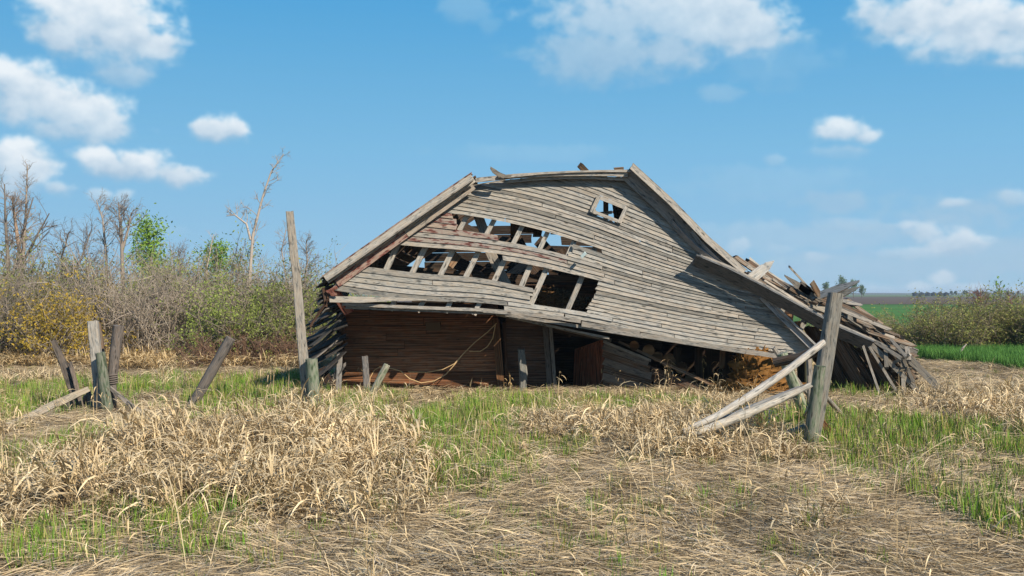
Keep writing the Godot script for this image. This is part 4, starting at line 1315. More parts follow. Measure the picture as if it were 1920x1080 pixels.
func build_trees() -> void:
	var dark := Color(0.18, 0.15, 0.125)
	var grey := Color(0.30, 0.26, 0.225)
	var pale := Color(0.42, 0.34, 0.27)
	var none := {}
	# left edge
	tree("dead_tree", "tall thin pale dead tree near the left edge, highest of those there", [P(52, 700, 30), P(46, 600, 30), P(42, 500, 30), P(48, 400, 30), P(51, 310, 30)], 0.13, 0.012, pale * 0.8, 26, 1.0, 2, 0.35, none)
	tree("dead_tree", "dark many-limbed bare tree at the left edge", [P(-2, 700, 29), P(2, 590, 29), P(16, 500, 29), P(10, 420, 29), P(8, 345, 29)], 0.13, 0.015, dark, 15, 1.4, 2, 0.3, none, "", "tree", [[P(2, 590, 29), P(28, 500, 29.2), P(44, 430, 29.3), P(62, 370, 29.4)], [P(4, 580, 29), P(44, 490, 28.8), P(70, 440, 28.7), P(92, 400, 28.6)]])
	tree("dead_tree", "reddish peeling dead tree just right of the left edge", [P(48, 700, 31), P(42, 560, 31), P(36, 470, 31), P(26, 400, 31), P(22, 370, 31)], 0.14, 0.02, Color(0.36, 0.25, 0.17), 18, 1.0, 2, 0.4, none)
	# middle of the thicket
	tree("dead_tree", "crooked dark bare tree above the yellow bush", [P(104, 700, 27), P(108, 600, 27), P(120, 545, 27), P(150, 490, 27), P(172, 430, 27)], 0.09, 0.012, dark, 18, 1.3, 2, 0.35, none, "", "tree", [[P(120, 545, 27), P(116, 480, 27.2), P(128, 440, 27.2)]])
	tree("dead_tree", "thin grey bare tree with a split top left of the fresh green poplar", [P(206, 700, 31), P(204, 580, 31), P(198, 470, 31), P(192, 410, 31), P(180, 375, 31)], 0.09, 0.012, grey, 20, 0.9, 2, 0.35, none)
	tree("dead_tree", "forked dark bare tree right of the split-topped grey one", [P(232, 700, 30), P(231, 560, 30), P(228, 460, 30), P(224, 410, 30), P(222, 382, 30)], 0.11, 0.014, dark * 1.4, 20, 1.0, 2, 0.4, none, "", "tree", [[P(229, 470, 30), P(240, 430, 30.1), P(246, 398, 30.2)]])
	tree("dead_tree", "low dark bare tree with bent limbs between the yellow bush and the forked tree", [P(180, 700, 28), P(178, 590, 28), P(166, 530, 28), P(160, 480, 28)], 0.08, 0.014, dark, 16, 1.2, 2, 0.4, none)
	tree("dead_tree", "grey bare sapling standing right of the fresh green poplar", [P(330, 700, 29), P(328, 560, 29), P(338, 500, 29), P(334, 470, 29)], 0.06, 0.01, grey * 0.8, 18, 0.9, 2, 0.4, none)
	tree("dead_tree", "broken pale snag beside the second green poplar", [P(384, 700, 30), P(386, 560, 30), P(388, 500, 30), P(400, 440, 30)], 0.07, 0.01, pale, 10, 0.7, 1, 0.5, none)
	tree("dead_tree", "lone tall white-barked dead tree left of the tall post", [P(476, 700, 28), P(474, 620, 28), P(468, 520, 28), P(474, 440, 28), P(492, 370, 28), P(508, 322, 28), P(532, 288, 28)], 0.088, 0.010, Color(0.40, 0.345, 0.29), 15, 0.75, 2, 0.32, none, "", "tree", [[P(470, 450, 28), P(462, 420, 28.1), P(440, 403, 28.1), P(424, 405, 28.2)]])
	tree("dead_tree", "grey bare tree behind the tall post", [P(574, 700, 32), P(572, 600, 32), P(570, 540, 32), P(576, 490, 32), P(574, 450, 32)], 0.10, 0.012, grey * 0.9, 24, 1.2, 2, 0.3, none)
	tree("dead_tree", "slim bare tree between the white-barked tree and the tall post", [P(536, 700, 31), P(534, 600, 31), P(540, 540, 31), P(528, 470, 31), P(536, 430, 31)], 0.06, 0.01, grey * 1.1, 16, 0.9, 2, 0.3, none)
	tree("dead_tree", "small dark bare tree at the left foot of the white-barked tree", [P(440, 700, 29), P(440, 590, 29), P(446, 530, 29), P(452, 480, 29)], 0.06, 0.01, dark, 16, 1.0, 2, 0.3, none)
	var fresh := [Color(0.22, 0.36, 0.055), Color(0.27, 0.42, 0.08), Color(0.18, 0.30, 0.05)]
	tree("poplar_tree", "fresh light green young poplar in the middle of the left thicket", [P(288, 700, 31), P(286, 580, 31), P(284, 520, 31), P(278, 430, 31)], 0.07, 0.015, grey, 26, 1.0, 1, 0.45, {"count": 2600, "spread": 0.3, "size": 0.055, "cols": fresh})
	tree("poplar_tree", "smaller light green young poplar left of the white-barked dead tree", [P(400, 700, 32), P(402, 580, 32), P(404, 520, 32), P(408, 475, 32)], 0.06, 0.015, grey, 24, 0.95, 1, 0.45, {"count": 1800, "spread": 0.3, "size": 0.05, "cols": [fresh[0] * 0.85, fresh[2]]})
	# shrubs of the left thicket
	var bark := Color(0.33, 0.275, 0.215)
	var kinds := []
	for i in 4:
		kinds.append(shrub_meshes(3.2, 2.4, 38, 12, bark * [1.0, 0.85, 1.15, 0.95][i], [500, 3200, 0, 2200][i], 0.028, [Color(0.25, 0.27, 0.075), Color(0.30, 0.30, 0.10)]))
	var buds := [Color(0.12, 0.125, 0.04), Color(0.15, 0.145, 0.055)]
	var bud := shrub_meshes(3.2, 2.5, 44, 13, bark * 0.9, 5000, 0.032, buds)
	var olive := shrub_meshes(3.0, 2.3, 40, 11, bark * 0.8, 8000, 0.036, [Color(0.24, 0.27, 0.07), Color(0.29, 0.31, 0.09), Color(0.19, 0.22, 0.06)])
	var lime := shrub_meshes(3.0, 2.2, 36, 10, bark * 0.8, 9000, 0.036, [Color(0.29, 0.36, 0.08), Color(0.33, 0.40, 0.10), Color(0.24, 0.30, 0.07)])
	var gold := shrub_meshes(1.5, 1.9, 34, 11, bark * 0.9, 8000, 0.034, [Color(0.50, 0.34, 0.045), Color(0.42, 0.30, 0.05), Color(0.34, 0.27, 0.06)], 2, 0.4)
	var rust := shrub_meshes(3.0, 1.1, 44, 12, Color(0.20, 0.125, 0.085), 0, 0, [])
	var gl := "bare grey-brown shrubs of the left thicket"
	var lab := "bare grey-brown shrub deep in the left thicket, only its upper twigs showing"
	var own := {-60: "bare tangled shrub cut by the left edge of the picture", 30: "bare tangled shrub left of the yellow flowering shrub", 150: "bare tangled shrub right of the yellow flowering shrub, behind the pale squared post", 245: "broad bare shrub at the front of the thicket just right of the left post cluster", 340: "bare grey shrub midway between the left post cluster and the leaning post", 440: "bare shrub behind the top of the leaning post"}
	var spots := [[-60, 24.5, 1.1], [30, 24.8, 1.05], [-10, 27.5, 1.3], [70, 26.8, 1.1], [150, 25.2, 1.05], [195, 27.0, 1.2], [245, 24.6, 1.12], [300, 26.0, 1.2], [340, 24.8, 1.02], [390, 26.6, 1.1], [440, 25.8, 0.95], [270, 28.5, 1.3], [160, 29.0, 1.25], [500, 27.2, 1.0], [560, 28.0, 0.95], [400, 29.5, 1.2], [610, 29.0, 0.9], [60, 29.5, 1.2], [340, 30.5, 1.3]]
	for i in spots.size():
		var s: Array = spots[i]
		var at := P(s[0], 600, s[1])
		at.y = 0.0
		var k: float = s[2]
		place_shrub("bare_shrub", own.get(s[0], lab) if s[1] < 26.0 else lab, kinds[i % 4], at, rr(0, TAU), Vector3(k * rr(0.85, 1.1), k * rr(0.75, 1.2), k * rr(0.85, 1.1)), gl)
	var list := [["budding_shrub", "shrub with dull olive buds at the left edge below the tall dead tree", bud, 45, 24.4, 1.0], ["budding_shrub", "budding shrub with a brownish olive crown below the white-barked dead tree", bud, 500, 25.4, 1.05], ["budding_shrub", "tall budding shrub at the back right of the yellow bush", bud, 120, 30.0, 1.2],
		["leafy_shrub", "olive green leafy shrub close to the tall post on its left", olive, 535, 24.3, 0.9], ["leafy_shrub", "light green leafy shrub in the thicket right of its middle", lime, 430, 23.9, 0.85], ["leafy_shrub", "olive green shrub behind the tall post and left of the broken eave", olive, 600, 27.5, 0.92], ["leafy_shrub", "green shrub seen between the eave boards at the left end of the barn", lime, 680, 25.5, 0.8],
		["leafy_shrub", "pale green leafy shrub at the back of the thicket between the two poplars", lime, 345, 29.0, 1.25], ["leafy_shrub", "olive green shrub above the yellow flowering one", olive, 60, 27.5, 1.25], ["leafy_shrub", "light green leafy shrub directly behind the tall post", lime, 570, 26.2, 0.95], ["flowering_shrub", "bright yellow flowering shrub in the thicket behind the left posts", gold, 112, 23.2, 1.0],
		["rusty_shrub", "low rust brown brush in front of the thicket, right of the leaning post", rust, 470, 23.2, 0.85], ["rusty_shrub", "low rust brown brush directly left of the tall post", rust, 550, 23.4, 0.85], ["rusty_shrub", "low rust brown brush above the leaning post", rust, 400, 23.0, 0.7]]
	for s in list:
		var at2 := P(s[3], 600, s[4])
		at2.y = 0.0
		place_shrub(s[0], s[1], s[2], at2, rr(0, TAU), Vector3(s[5], s[5] * rr(1.0, 1.12), s[5]))
	# right of the barn
	var will := [Color(0.29, 0.31, 0.08), Color(0.34, 0.34, 0.10), Color(0.23, 0.25, 0.07), Color(0.29, 0.25, 0.10)]
	var w1 := shrub_meshes(3.0, 1.9, 60, 12, Color(0.26, 0.215, 0.14), 11000, 0.034, will)
	var w2 := shrub_meshes(3.0, 1.9, 60, 12, Color(0.25, 0.205, 0.14), 11000, 0.034, will)
	var wl := [["willow_shrub", "rounded olive willow shrub, the biggest right of the barn", w1, 1780, 28.0, 0.96], ["willow_shrub", "olive willow shrub cut by the right edge", w2, 1905, 28.5, 0.96], ["willow_shrub", "low willow shrub at the left foot of the biggest one", w2, 1690, 28.6, 0.62], ["willow_shrub", "willow shrub between the biggest one and the right edge", w1, 1845, 29.5, 0.98], ["willow_shrub", "small yellowish willow shrub just behind the collapsed heap", w1, 1600, 29.0, 0.7], ["willow_shrub", "bushy willow shrub just outside the right edge", w1, 1990, 28.0, 1.0], ["willow_shrub", "dim willow shrub behind the heap and left of the low one", w2, 1640, 31.0, 0.62]]
	for s in wl:
		var at3 := P(s[3], 600, s[4])
		at3.y = 0.0
		place_shrub(s[0], s[1], s[2], at3, rr(0, TAU), Vector3(s[5], s[5] * 0.9, s[5]))
	var red := Color(0.30, 0.15, 0.125)
	tree("red_twig_shrub", "red-stemmed bare shrub rising above the willows", [P(1842, 640, 30), P(1840, 590, 30), P(1838, 550, 30)], 0.03, 0.008, red, 44, 0.9, 1, 0.3, none, "", "shrub")
	tree("red_twig_shrub", "smaller red-stemmed shrub near the right edge", [P(1896, 640, 31), P(1894, 590, 31), P(1892, 552, 31)], 0.03, 0.008, red, 26, 0.8, 1, 0.3, none, "", "shrub")
	tree("aspen_sapling", "thin sapling with sparse green leaves between the two red-stemmed shrubs", [P(1876, 640, 30), P(1877, 580, 30), P(1874, 535, 30)], 0.025, 0.008, grey, 12, 0.6, 1, 0.4, {"count": 90, "spread": 0.14, "size": 0.05, "cols": [fresh[2], fresh[0]]}, "", "tree")
	post("broken_branch", "short pale broken branch at the foot of the willow shrubs", "branch", [P(1796, 668, 25), P(1803, 655, 25), P(1812, 645, 25)], round_section(0.035, 6), Color(0.55, 0.5, 0.44), M.grey, true, [1.0, 0.9, 0.4])


func build_far() -> void:
	var farleaf := [Color(0.13, 0.20, 0.07), Color(0.16, 0.23, 0.08), Color(0.11, 0.17, 0.06)]
	var spots := [[1412, 552, 330, 4.0, "small green tree showing just above the collapsed heap at its left"], [1578, 552, 330, 6.2, "tall thin far tree left of the pale splintered boards"], [1600, 552, 320, 5.0, "far green tree behind the pale splintered boards"], [1616, 552, 330, 3.6, "short far tree right of the pale splintered boards"], [1548, 552, 340, 4.4, "far tree behind the upright boards of the heap"]]
	for s in spots:
		var base := P(s[0], s[1], s[2])
		base.y = 0.2
		var top := base + Vector3(0, s[3], 0)
		tree("distant_tree", s[4], [base, base.lerp(top, 0.5), top], 0.16, 0.05, Color(0.14, 0.12, 0.1), 16, s[3] * 0.4, 1, 0.2, {"count": 500, "spread": s[3] * 0.13, "size": 0.26, "cols": farleaf})
	# trees along the horizon
	for i in 15:
		var x := 1786.0 + i * 9.5 + rr(-4, 4)
		var h := rr(1.2, 2.2)
		if i < 6:
			h = rr(2.0, 3.2)
		var b := P(x, 552, rr(640, 700))
		b.y = 0.4
		tree("horizon_tree", "tiny dark tree in the row along the right horizon", [b, b + Vector3(0, h * 0.6, 0), b + Vector3(0, h, 0)], 0.2, 0.08, Color(0.1, 0.09, 0.08), 8, h * 0.5, 1, 0.15, {"count": 160, "spread": h * 0.24, "size": 0.5, "cols": [Color(0.055, 0.085, 0.035), Color(0.07, 0.1, 0.04)]}, "trees along the horizon")
	# row of dark bins on the horizon
	var names := ["first", "second", "third", "fourth", "fifth", "sixth"]
	for i in 6:
		var c := P(1716 + i * 11.6, 556, 560)
		c.y = 0.0
		var o := thing("grain_bin", "small dark far grain bin, %s from the left of the row on the horizon" % names[i], "grain bin", c, "row of far grain bins")
		var body := CylinderMesh.new()
		body.top_radius = 1.55
		body.bottom_radius = 1.55
		body.height = 1.7
		body.radial_segments = 20
		var m := MeshInstance3D.new()
		m.name = "body"
		m.mesh = body
		m.material_override = M.bin
		m.position = Vector3(0, 0.85, 0)
		o.add_child(m, true)
		var roof := CylinderMesh.new()
		roof.top_radius = 0.15
		roof.bottom_radius = 1.7
		roof.height = 0.8
		roof.radial_segments = 20
		var m2 := MeshInstance3D.new()
		m2.name = "roof"
		m2.mesh = roof
		m2.material_override = M.bin
		m2.position = Vector3(0, 2.1, 0)
		o.add_child(m2, true)


# ---------------------------------------------------------------- ground and grass
func mound(x: float, z: float) -> float:
	var h := 0.06 * fbm.get_noise_2d(x * 0.35, z * 0.35) + 0.03 * fbm.get_noise_2d(x * 1.6 + 40.0, z * 1.6)
	var d := -z
	# the tussock bank on the left and the low swell in front of the barn
	h += 0.22 * exp(-pow((x + 3.0) / 2.0, 2.0) - pow((d - 10.8) / 1.3, 2.0))
	h += 0.10 * exp(-pow((x - 1.8) / 2.2, 2.0) - pow((d - 12.6) / 1.5, 2.0))
	h += 0.14 * exp(-pow((x - 4.6) / 2.2, 2.0) - pow((d - 14.0) / 2.0, 2.0)) * 0.5
	h -= 0.10 * exp(-pow((x - 3.4) / 0.9, 2.0) - pow((d - 6.3) / 0.8, 2.0))
	var fade := clampf((40.0 - d) / 15.0, 0.0, 1.0) * clampf((30.0 - absf(x)) / 10.0, 0.0, 1.0)
	return h * fade


func build_ground() -> void:
	var xs := []
	var zs := []
	var x := -14.0
	while x <= 14.0:
		xs.append(x)
		x += 0.2
	for k in [16, 19, 23, 28, 35, 50, 80, 140, 300, 700, 1500, 3200]:
		xs.append(float(k))
		xs.push_front(-float(k))
	for k in [400, 120, 40, 12, 4, 0]:
		zs.append(float(k))
	var z := -1.0
	while z >= -30.0:
		zs.append(z)
		z -= 0.2
	for k in [32, 36, 42, 50, 65, 90, 130, 200, 350, 600, 1000, 2000, 3500]:
		zs.append(-float(k))
	var g := Geo.new()
	for zz in zs:
		for xx in xs:
			var h := mound(xx, zz)
			var e := 0.05
			var nn := Vector3(mound(xx - e, zz) - mound(xx + e, zz), 2.0 * e, mound(xx, zz - e) - mound(xx, zz + e)).normalized()
			var c := Color(0.50, 0.46, 0.36)
			if -zz > 45.0:
				c = Color(0.16, 0.22, 0.10)
			g.vert(Vector3(xx, h, zz), nn, Vector2(xx, zz) / 1.7, c)
	var w := xs.size()
	for j in zs.size() - 1:
		for i in w - 1:
			var a := j * w + i
			g.ix.append_array(PackedInt32Array([a, a + w, a + w + 1, a, a + w + 1, a + 1]))
	struct("ground", g.mesh(), M.soil, "matted straw-coloured meadow ground")
	sheet("crop_field", 34.0, 152.0, -60, 260, 0.02, Color(0.055, 0.14, 0.028), "flat bright green crop field right of the barn")
	sheet("ploughed_field", 152.5, 470.0, -300, 700, 0.05, Color(0.105, 0.078, 0.060), "brown ploughed strip beyond the green field")
	sheet("far_pasture", 471.0, 1400.0, -900, 1600, 0.09, Color(0.10, 0.135, 0.055), "thin far pasture under the right horizon")
	# low ridge that ends the plain
	var r := Geo.new()
	var n := 60
	for i in n + 1:
		var xx2 := lerpf(-1500, 2200, float(i) / n)
		var hh := 2.0 + 0.8 * fbm.get_noise_1d(xx2 * 0.02)
		r.vert(Vector3(xx2, -0.5, -1380), Vector3(0, 0.9, 0.3).normalized(), Vector2.ZERO, Color(0.06, 0.065, 0.05))
		r.vert(Vector3(xx2, hh, -1420), Vector3(0, 0.9, 0.3).normalized(), Vector2.ZERO, Color(0.06, 0.065, 0.05))
		r.vert(Vector3(xx2, -0.5, -1600), Vector3(0, 1, -0.1).normalized(), Vector2.ZERO, Color(0.06, 0.065, 0.05))
	for i in n:
		var a := i * 3
		r.ix.append_array(PackedInt32Array([a, a + 1, a + 4, a, a + 4, a + 3, a + 1, a + 2, a + 5, a + 1, a + 5, a + 4]))
	struct("hill", r.mesh(), M.plain, "low dark ridge along the horizon")


func sheet(called: String, d0: float, d1: float, x0: float, x1: float, y: float, col: Color, label: String) -> void:
	var g := Geo.new()
	var nx := 60
	var nz := 30
	for j in nz + 1:
		var d := d0 * pow(d1 / d0, float(j) / nz)
		for i in nx + 1:
			var x := lerpf(x0, x1, float(i) / nx)
			var k := 1.0 + 0.25 * fbm.get_noise_2d(x * 0.05, d * 0.12) + rr(-0.06, 0.06)
			g.vert(Vector3(x, y, -d), Vector3.UP, Vector2(x, d), Color(col.r * k, col.g * k, col.b * k))
	for j in nz:
		for i in nx:
			var a := j * (nx + 1) + i
			g.ix.append_array(PackedInt32Array([a, a + nx + 1, a + nx + 2, a, a + nx + 2, a + 1]))
	struct(called, g.mesh(), M.plain, label)


# one ribbon blade
func blade(g: Geo, p: Vector3, d: Vector3, l: float, w: float, bend: float, n: int, c0: Color, c1: Color) -> void:
	var side := d.cross(Vector3.UP)
	if side.length() < 0.05:
		side = Vector3(cos(bend * 50.0), 0, sin(bend * 50.0))
	side = (side.normalized() + rdir() * 0.55).normalized()
	var base := g.v.size()
	var q := p
	var dd := d
	for i in n + 1:
		var t := float(i) / n
		var ww := w * (1.0 - pow(t, 2.2)) * (0.55 + 0.9 * minf(t * 2.0, 1.0)) * 0.5
		var nn := dd.cross(side).normalized()
		var c := c0.lerp(c1, t)
		g.vert(q - side * ww, nn, Vector2.ZERO, c)
		g.vert(q + side * ww, nn, Vector2.ZERO, c)
		q += dd * l / n
		dd = (dd + Vector3(0, -bend / n, 0)).normalized()
	for i in n:
		var a := base + i * 2
		g.ix.append_array(PackedInt32Array([a, a + 1, a + 3, a, a + 3, a + 2]))


func dry_clump(high: float, stems: int, width: float, lean: float) -> ArrayMesh:
	var g := Geo.new()
	for i in stems:
		var an := rr(0, TAU)
		var p := Vector3(cos(an), 0, sin(an)) * rr(0, 0.17)
		# prevailing lean to the left and towards the camera
		var d := Vector3(rr(-1.1, 0.45) * lean, 1.0, rr(-0.5, 0.9) * lean).normalized()
		var l := high * rr(0.55, 1.1)
		var k := rr(0.62, 1.15)
		var straw := Color(0.72 * k, 0.525 * k, 0.275 * k)
		var tan2 := Color(0.90 * k, 0.735 * k, 0.47 * k)
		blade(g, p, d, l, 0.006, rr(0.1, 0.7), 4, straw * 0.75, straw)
		for q in 3:
			var t := rr(0.35, 1.0)
			var an2 := rr(0, TAU)
			var from := p + d * l * t + Vector3(0, -t * t * 0.06, 0)
			var d2 := (d + Vector3(cos(an2) - 0.35, rr(-0.1, 0.7), sin(an2) + 0.15) * 0.9).normalized()
			blade(g, from, d2, rr(0.17, 0.38) * (0.6 + high * 0.6), width * rr(0.6, 1.25), rr(0.8, 2.4), 4, straw, tan2)
	return g.mesh()


func thatch_clump(count: int, spread: float, k0: float, tilt: float) -> ArrayMesh:
	var g := Geo.new()
	for i in count:
		var p := Vector3(rr(-1, 1) * spread, rr(0.0, 0.075), rr(-1, 1) * spread)
		var an := rng.randfn(0.0, 0.5) + (PI if rng.randf() < 0.5 else 0.0)
		var d := Vector3(cos(an), rr(-0.02, tilt), sin(an)).normalized()
		var k := rr(0.32, 1.05) * k0
		var c := Color(0.70 * k, 0.53 * k, 0.315 * k)
		if rng.randf() < 0.25:
			c = Color(0.58 * k, 0.49 * k, 0.37 * k)
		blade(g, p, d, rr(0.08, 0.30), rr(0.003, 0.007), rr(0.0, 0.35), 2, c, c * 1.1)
	return g.mesh()


func green_clump(high: float, count: int, cols: Array) -> ArrayMesh:
	var g := Geo.new()
	for i in count:
		var an := rr(0, TAU)
		var p := Vector3(cos(an), 0, sin(an)) * rr(0, 0.16)
		var d := Vector3(rr(-0.35, 0.35), 1.0, rr(-0.35, 0.35)).normalized()
		var c: Color = cols[rng.randi() % cols.size()] * rr(0.75, 1.2)
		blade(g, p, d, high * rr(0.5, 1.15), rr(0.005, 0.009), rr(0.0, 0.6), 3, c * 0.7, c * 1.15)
	return g.mesh()


func reed_clump() -> ArrayMesh:
	var g := Geo.new()
	for i in 3:
		var p := Vector3(rr(-0.2, 0.2), 0, rr(-0.2, 0.2))
		var d := Vector3(rr(-0.25, 0.25), 1.0, rr(-0.2, 0.2)).normalized()
		var l := rr(0.35, 0.85)
		var c := Color(0.50, 0.37, 0.21) * rr(0.8, 1.15)
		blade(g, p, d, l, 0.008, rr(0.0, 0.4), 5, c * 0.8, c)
		for q in 3:
			var an := rr(0, TAU)
			blade(g, p + d * l * rr(0.5, 0.95), Vector3(cos(an) * 0.6, rr(0.2, 0.8), sin(an) * 0.6).normalized(), rr(0.12, 0.24), 0.013, rr(1.6, 3.0), 4, c, c * 1.25)
	return g.mesh()


# areas on the ground: centre x, distance, radius across, radius in depth, strength
var dry_zones := []
var green_zones := []
var bare_zones := []


func zone(px: float, py: float, rx: float, top: float, bottom: float, s: float) -> Array:
	var d := CAM_H * F / (py - 550.0)
	var da := CAM_H * F / (top - 550.0)
	var db := CAM_H * F / (bottom - 550.0)
	return [(px - 960.0) / F * d, d, rx / F * d, (da - d), (d - db), s]


func zones_at(list: Array, x: float, d: float) -> float:
	var best := 0.0
	for z in list:
		var u: float = (x - z[0]) / z[2]
		var v: float = (d - z[1]) / (z[3] if d > z[1] else z[4])
		var q := u * u + v * v
		if q < 2.2:
			best = maxf(best, z[5] * clampf(1.6 - q, 0.0, 1.0))
	return best


func scatter(called: String, label: String, meshes: Array, items: Array, m: Material) -> void:
	# items: [position, turn, scale, colour]
	var per := []
	for i in meshes.size():
		per.append([])
	for i in items.size():
		per[i % meshes.size()].append(items[i])
	for k in meshes.size():
		if per[k].is_empty():
			continue
		var mm := MultiMesh.new()
		mm.transform_format = MultiMesh.TRANSFORM_3D
		mm.use_colors = true
		mm.mesh = meshes[k]
		mm.instance_count = per[k].size()
		for i in per[k].size():
			var it: Array = per[k][i]
			mm.set_instance_transform(i, Transform3D(Basis(Vector3.UP, it[1]).scaled(it[2]), it[0]))
			mm.set_instance_color(i, it[3])
		var o := MultiMeshInstance3D.new()
		o.name = numbered(called)
		o.multimesh = mm
		o.material_override = m
		add_child(o, true)
		o.set_meta("label", label)
		o.set_meta("category", "grass")
		o.set_meta("kind", "stuff")


func build_grass() -> void:
	# tussocks of dry reed grass
	dry_zones = [zone(330, 905, 260, 838, 985, 1.0), zone(620, 905, 200, 835, 985, 0.95), zone(110, 930, 130, 870, 1010, 0.75), zone(740, 930, 110, 860, 985, 0.8),
		zone(1080, 815, 110, 795, 850, 0.7), zone(1260, 840, 170, 800, 885, 0.85), zone(1420, 855, 90, 800, 890, 0.8), zone(1780, 792, 190, 772, 826, 0.62), zone(1900, 795, 110, 755, 830, 0.75), zone(1650, 802, 70, 790, 822, 0.6), zone(1740, 745, 190, 730, 760, 0.45),
		zone(60, 722, 110, 706, 738, 0.6), zone(330, 722, 110, 708, 738, 0.5), zone(620, 800, 90, 782, 825, 0.7), zone(560, 830, 130, 800, 860, 0.75), zone(280, 815, 70, 800, 835, 0.5),
		zone(40, 985, 80, 930, 1050, 0.5), zone(760, 790, 90, 775, 806, 0.5), zone(900, 756, 300, 744, 772, 0.62), zone(1290, 756, 160, 742, 775, 0.8), zone(640, 762, 90, 745, 785, 0.75), zone(2250, 800, 260, 740, 850, 0.85), zone(-330, 850, 260, 780, 940, 0.85), zone(1500, 1000, 60, 985, 1016, 0.35), zone(1850, 930, 60, 910, 950, 0.4)]
	green_zones = [zone(490, 738, 120, 708, 768, 1.1), zone(430, 795, 80, 770, 822, 1.0), zone(290, 728, 110, 710, 750, 0.8), zone(860, 805, 110, 770, 860, 1.1), zone(900, 880, 120, 840, 930, 0.75), zone(1010, 770, 80, 752, 790, 0.9), zone(120, 745, 160, 715, 775, 0.7), zone(640, 790, 110, 765, 815, 0.7), zone(1150, 772, 90, 755, 790, 0.7), zone(1240, 768, 60, 755, 785, 0.9), zone(1290, 775, 40, 760, 800, 0.6), zone(1650, 830, 190, 790, 870, 1.0), zone(1850, 832, 130, 805, 870, 0.95), zone(1740, 890, 200, 850, 960, 0.45), zone(1900, 985, 70, 900, 1060, 0.8), zone(1600, 745, 60, 730, 762, 0.9),
		zone(280, 995, 190, 950, 1040, 0.55), zone(40, 890, 80, 830, 960, 0.6), zone(60, 770, 110, 735, 810, 0.9), zone(110, 1040, 140, 980, 1090, 0.5), zone(700, 755, 60, 742, 775, 0.6), zone(940, 754, 90, 746, 768, 0.7), zone(1060, 850, 60, 830, 870, 0.5), zone(560, 1040, 260, 1000, 1085, 0.12), zone(1120, 990, 500, 930, 1085, 0.16), zone(2250, 870, 260, 820, 930, 0.6), zone(-300, 760, 200, 720, 800, 0.7)]
	var dryA := []
	var low := []
	var green := []
	var thatch := []
	var reeds := []
	var d := 4.6
	while d < 24.5:
		var step := lerpf(0.15, 0.30, clampf((d - 5.0) / 18.0, 0, 1))
		var half := d * 0.56 + 1.6
		var x := -half
		while x < half:
			var px := x + rr(-0.5, 0.5) * step
			var pd := d + rr(-0.5, 0.5) * step
			x += step
			# not inside the barn
			if pd > 17.3 and pd < 22.5 and px > -2.85 and px < 4.6:
				continue
			var pos := Vector3(px, mound(px, -pd), -pd)
			var nz := fbm.get_noise_2d(px * 1.3, pd * 1.3)
			var nb := fbm.get_noise_2d(px * 0.5 + 70.0, pd * 0.5)
			var nf := fbm.get_noise_2d(px * 3.1 + 9.0, pd * 3.1)
			var dry := zones_at(dry_zones, px, pd) * (0.8 + nb * 0.35) + nz * 0.5 + nf * 0.3
			var grn := zones_at(green_zones, px, pd) + nb * 0.3
			var t := 0.85 + nb * 0.25 + rr(-0.1, 0.1)
			var tint := Color(t, t * (1.0 + nz * 0.03), t * (1.0 + nz * 0.06))
			if dry > 0.3 and rng.randf() < dry * 1.1 and grn < 0.85:
				var s := lerpf(0.36, 1.08, clampf(dry * 1.05, 0, 1)) * rr(0.75, 1.2)
				if pd > 13.0 and pd < 17.4 and px < 5.2 and px > -2.9:
					s *= lerpf(0.85, 0.4, (pd - 13.0) / 4.4)
				dryA.append([pos, rng.randfn(0.0, 0.6), Vector3(s, s * rr(0.55, 1.15), s), tint])
			elif rng.randf() < 0.14 * (1.0 if pd < 16.8 else 0.6) + maxf(nz, 0.0) * 0.35:
				var s2 := rr(0.4, 0.7)
				low.append([pos, rr(-1.2, 1.2), Vector3(s2, s2 * (0.8 if pd < 13.0 else 0.5), s2), tint * 0.95])
			if grn > 0.10 and rng.randf() < grn * 1.5:
				var s3 := rr(0.6, 1.2) * lerpf(0.7, 1.15, clampf(grn, 0, 1))
				green.append([pos, rr(0, TAU), Vector3(s3, s3, s3), Color(rr(0.85, 1.1), rr(0.85, 1.1), rr(0.7, 1.0))])
			elif rng.randf() < 0.10:
				green.append([pos, rr(0, TAU), Vector3.ONE * rr(0.4, 0.8), Color(1.0, 0.9, 0.8)])
			if rng.randf() < (0.8 if dry < 0.4 else 0.3) * (1.0 - 0.45 * clampf(grn, 0.0, 1.0)):
				var a := clampf(fbm.get_noise_2d(px * 0.25 + 11.0, pd * 0.25) * 1.6, -0.9, 0.9)
				var s4 := rr(0.8, 1.25)
				var t2 := 0.86 + nz * 0.5 + rr(-0.12, 0.12)
				thatch.append([pos + Vector3(0, nz * 0.03, 0), a, Vector3(s4, rr(0.6, 1.5), s4), Color(t2, t2, t2 * 0.98)])
		d += step
	# tall single reeds along the foot of the barn and scattered in the meadow
	for i in 9:
		var bx := rr(-2.8, 4.2)
		var bd := rr(15.8, 17.2)
		if bx < 0.4 and rng.randf() < 0.35:
			continue
		reeds.append([Vector3(bx, mound(bx, -bd), -bd), rr(0, TAU), Vector3.ONE * rr(0.55, 1.0), Color(1, rr(0.9, 1.0), rr(0.75, 0.95))])
	for i in 90:
		var bd2 := rr(6.0, 15.0)
		var bx2 := rr(-1, 1) * bd2 * 0.55
		reeds.append([Vector3(bx2, mound(bx2, -bd2), -bd2), rr(0, TAU), Vector3.ONE * rr(0.5, 0.95), Color(1, 1, 0.95)])
	var arcs := []
	for i in 70:
		var ad := rr(5.6, 11.0)
		var ax := rr(-1, 1) * ad * 0.55
		arcs.append([Vector3(ax, mound(ax, -ad) + 0.02, -ad), rr(0, TAU), Vector3.ONE * rr(0.6, 1.1), Color(1, 1, 0.97)])
	var arc_meshes := []
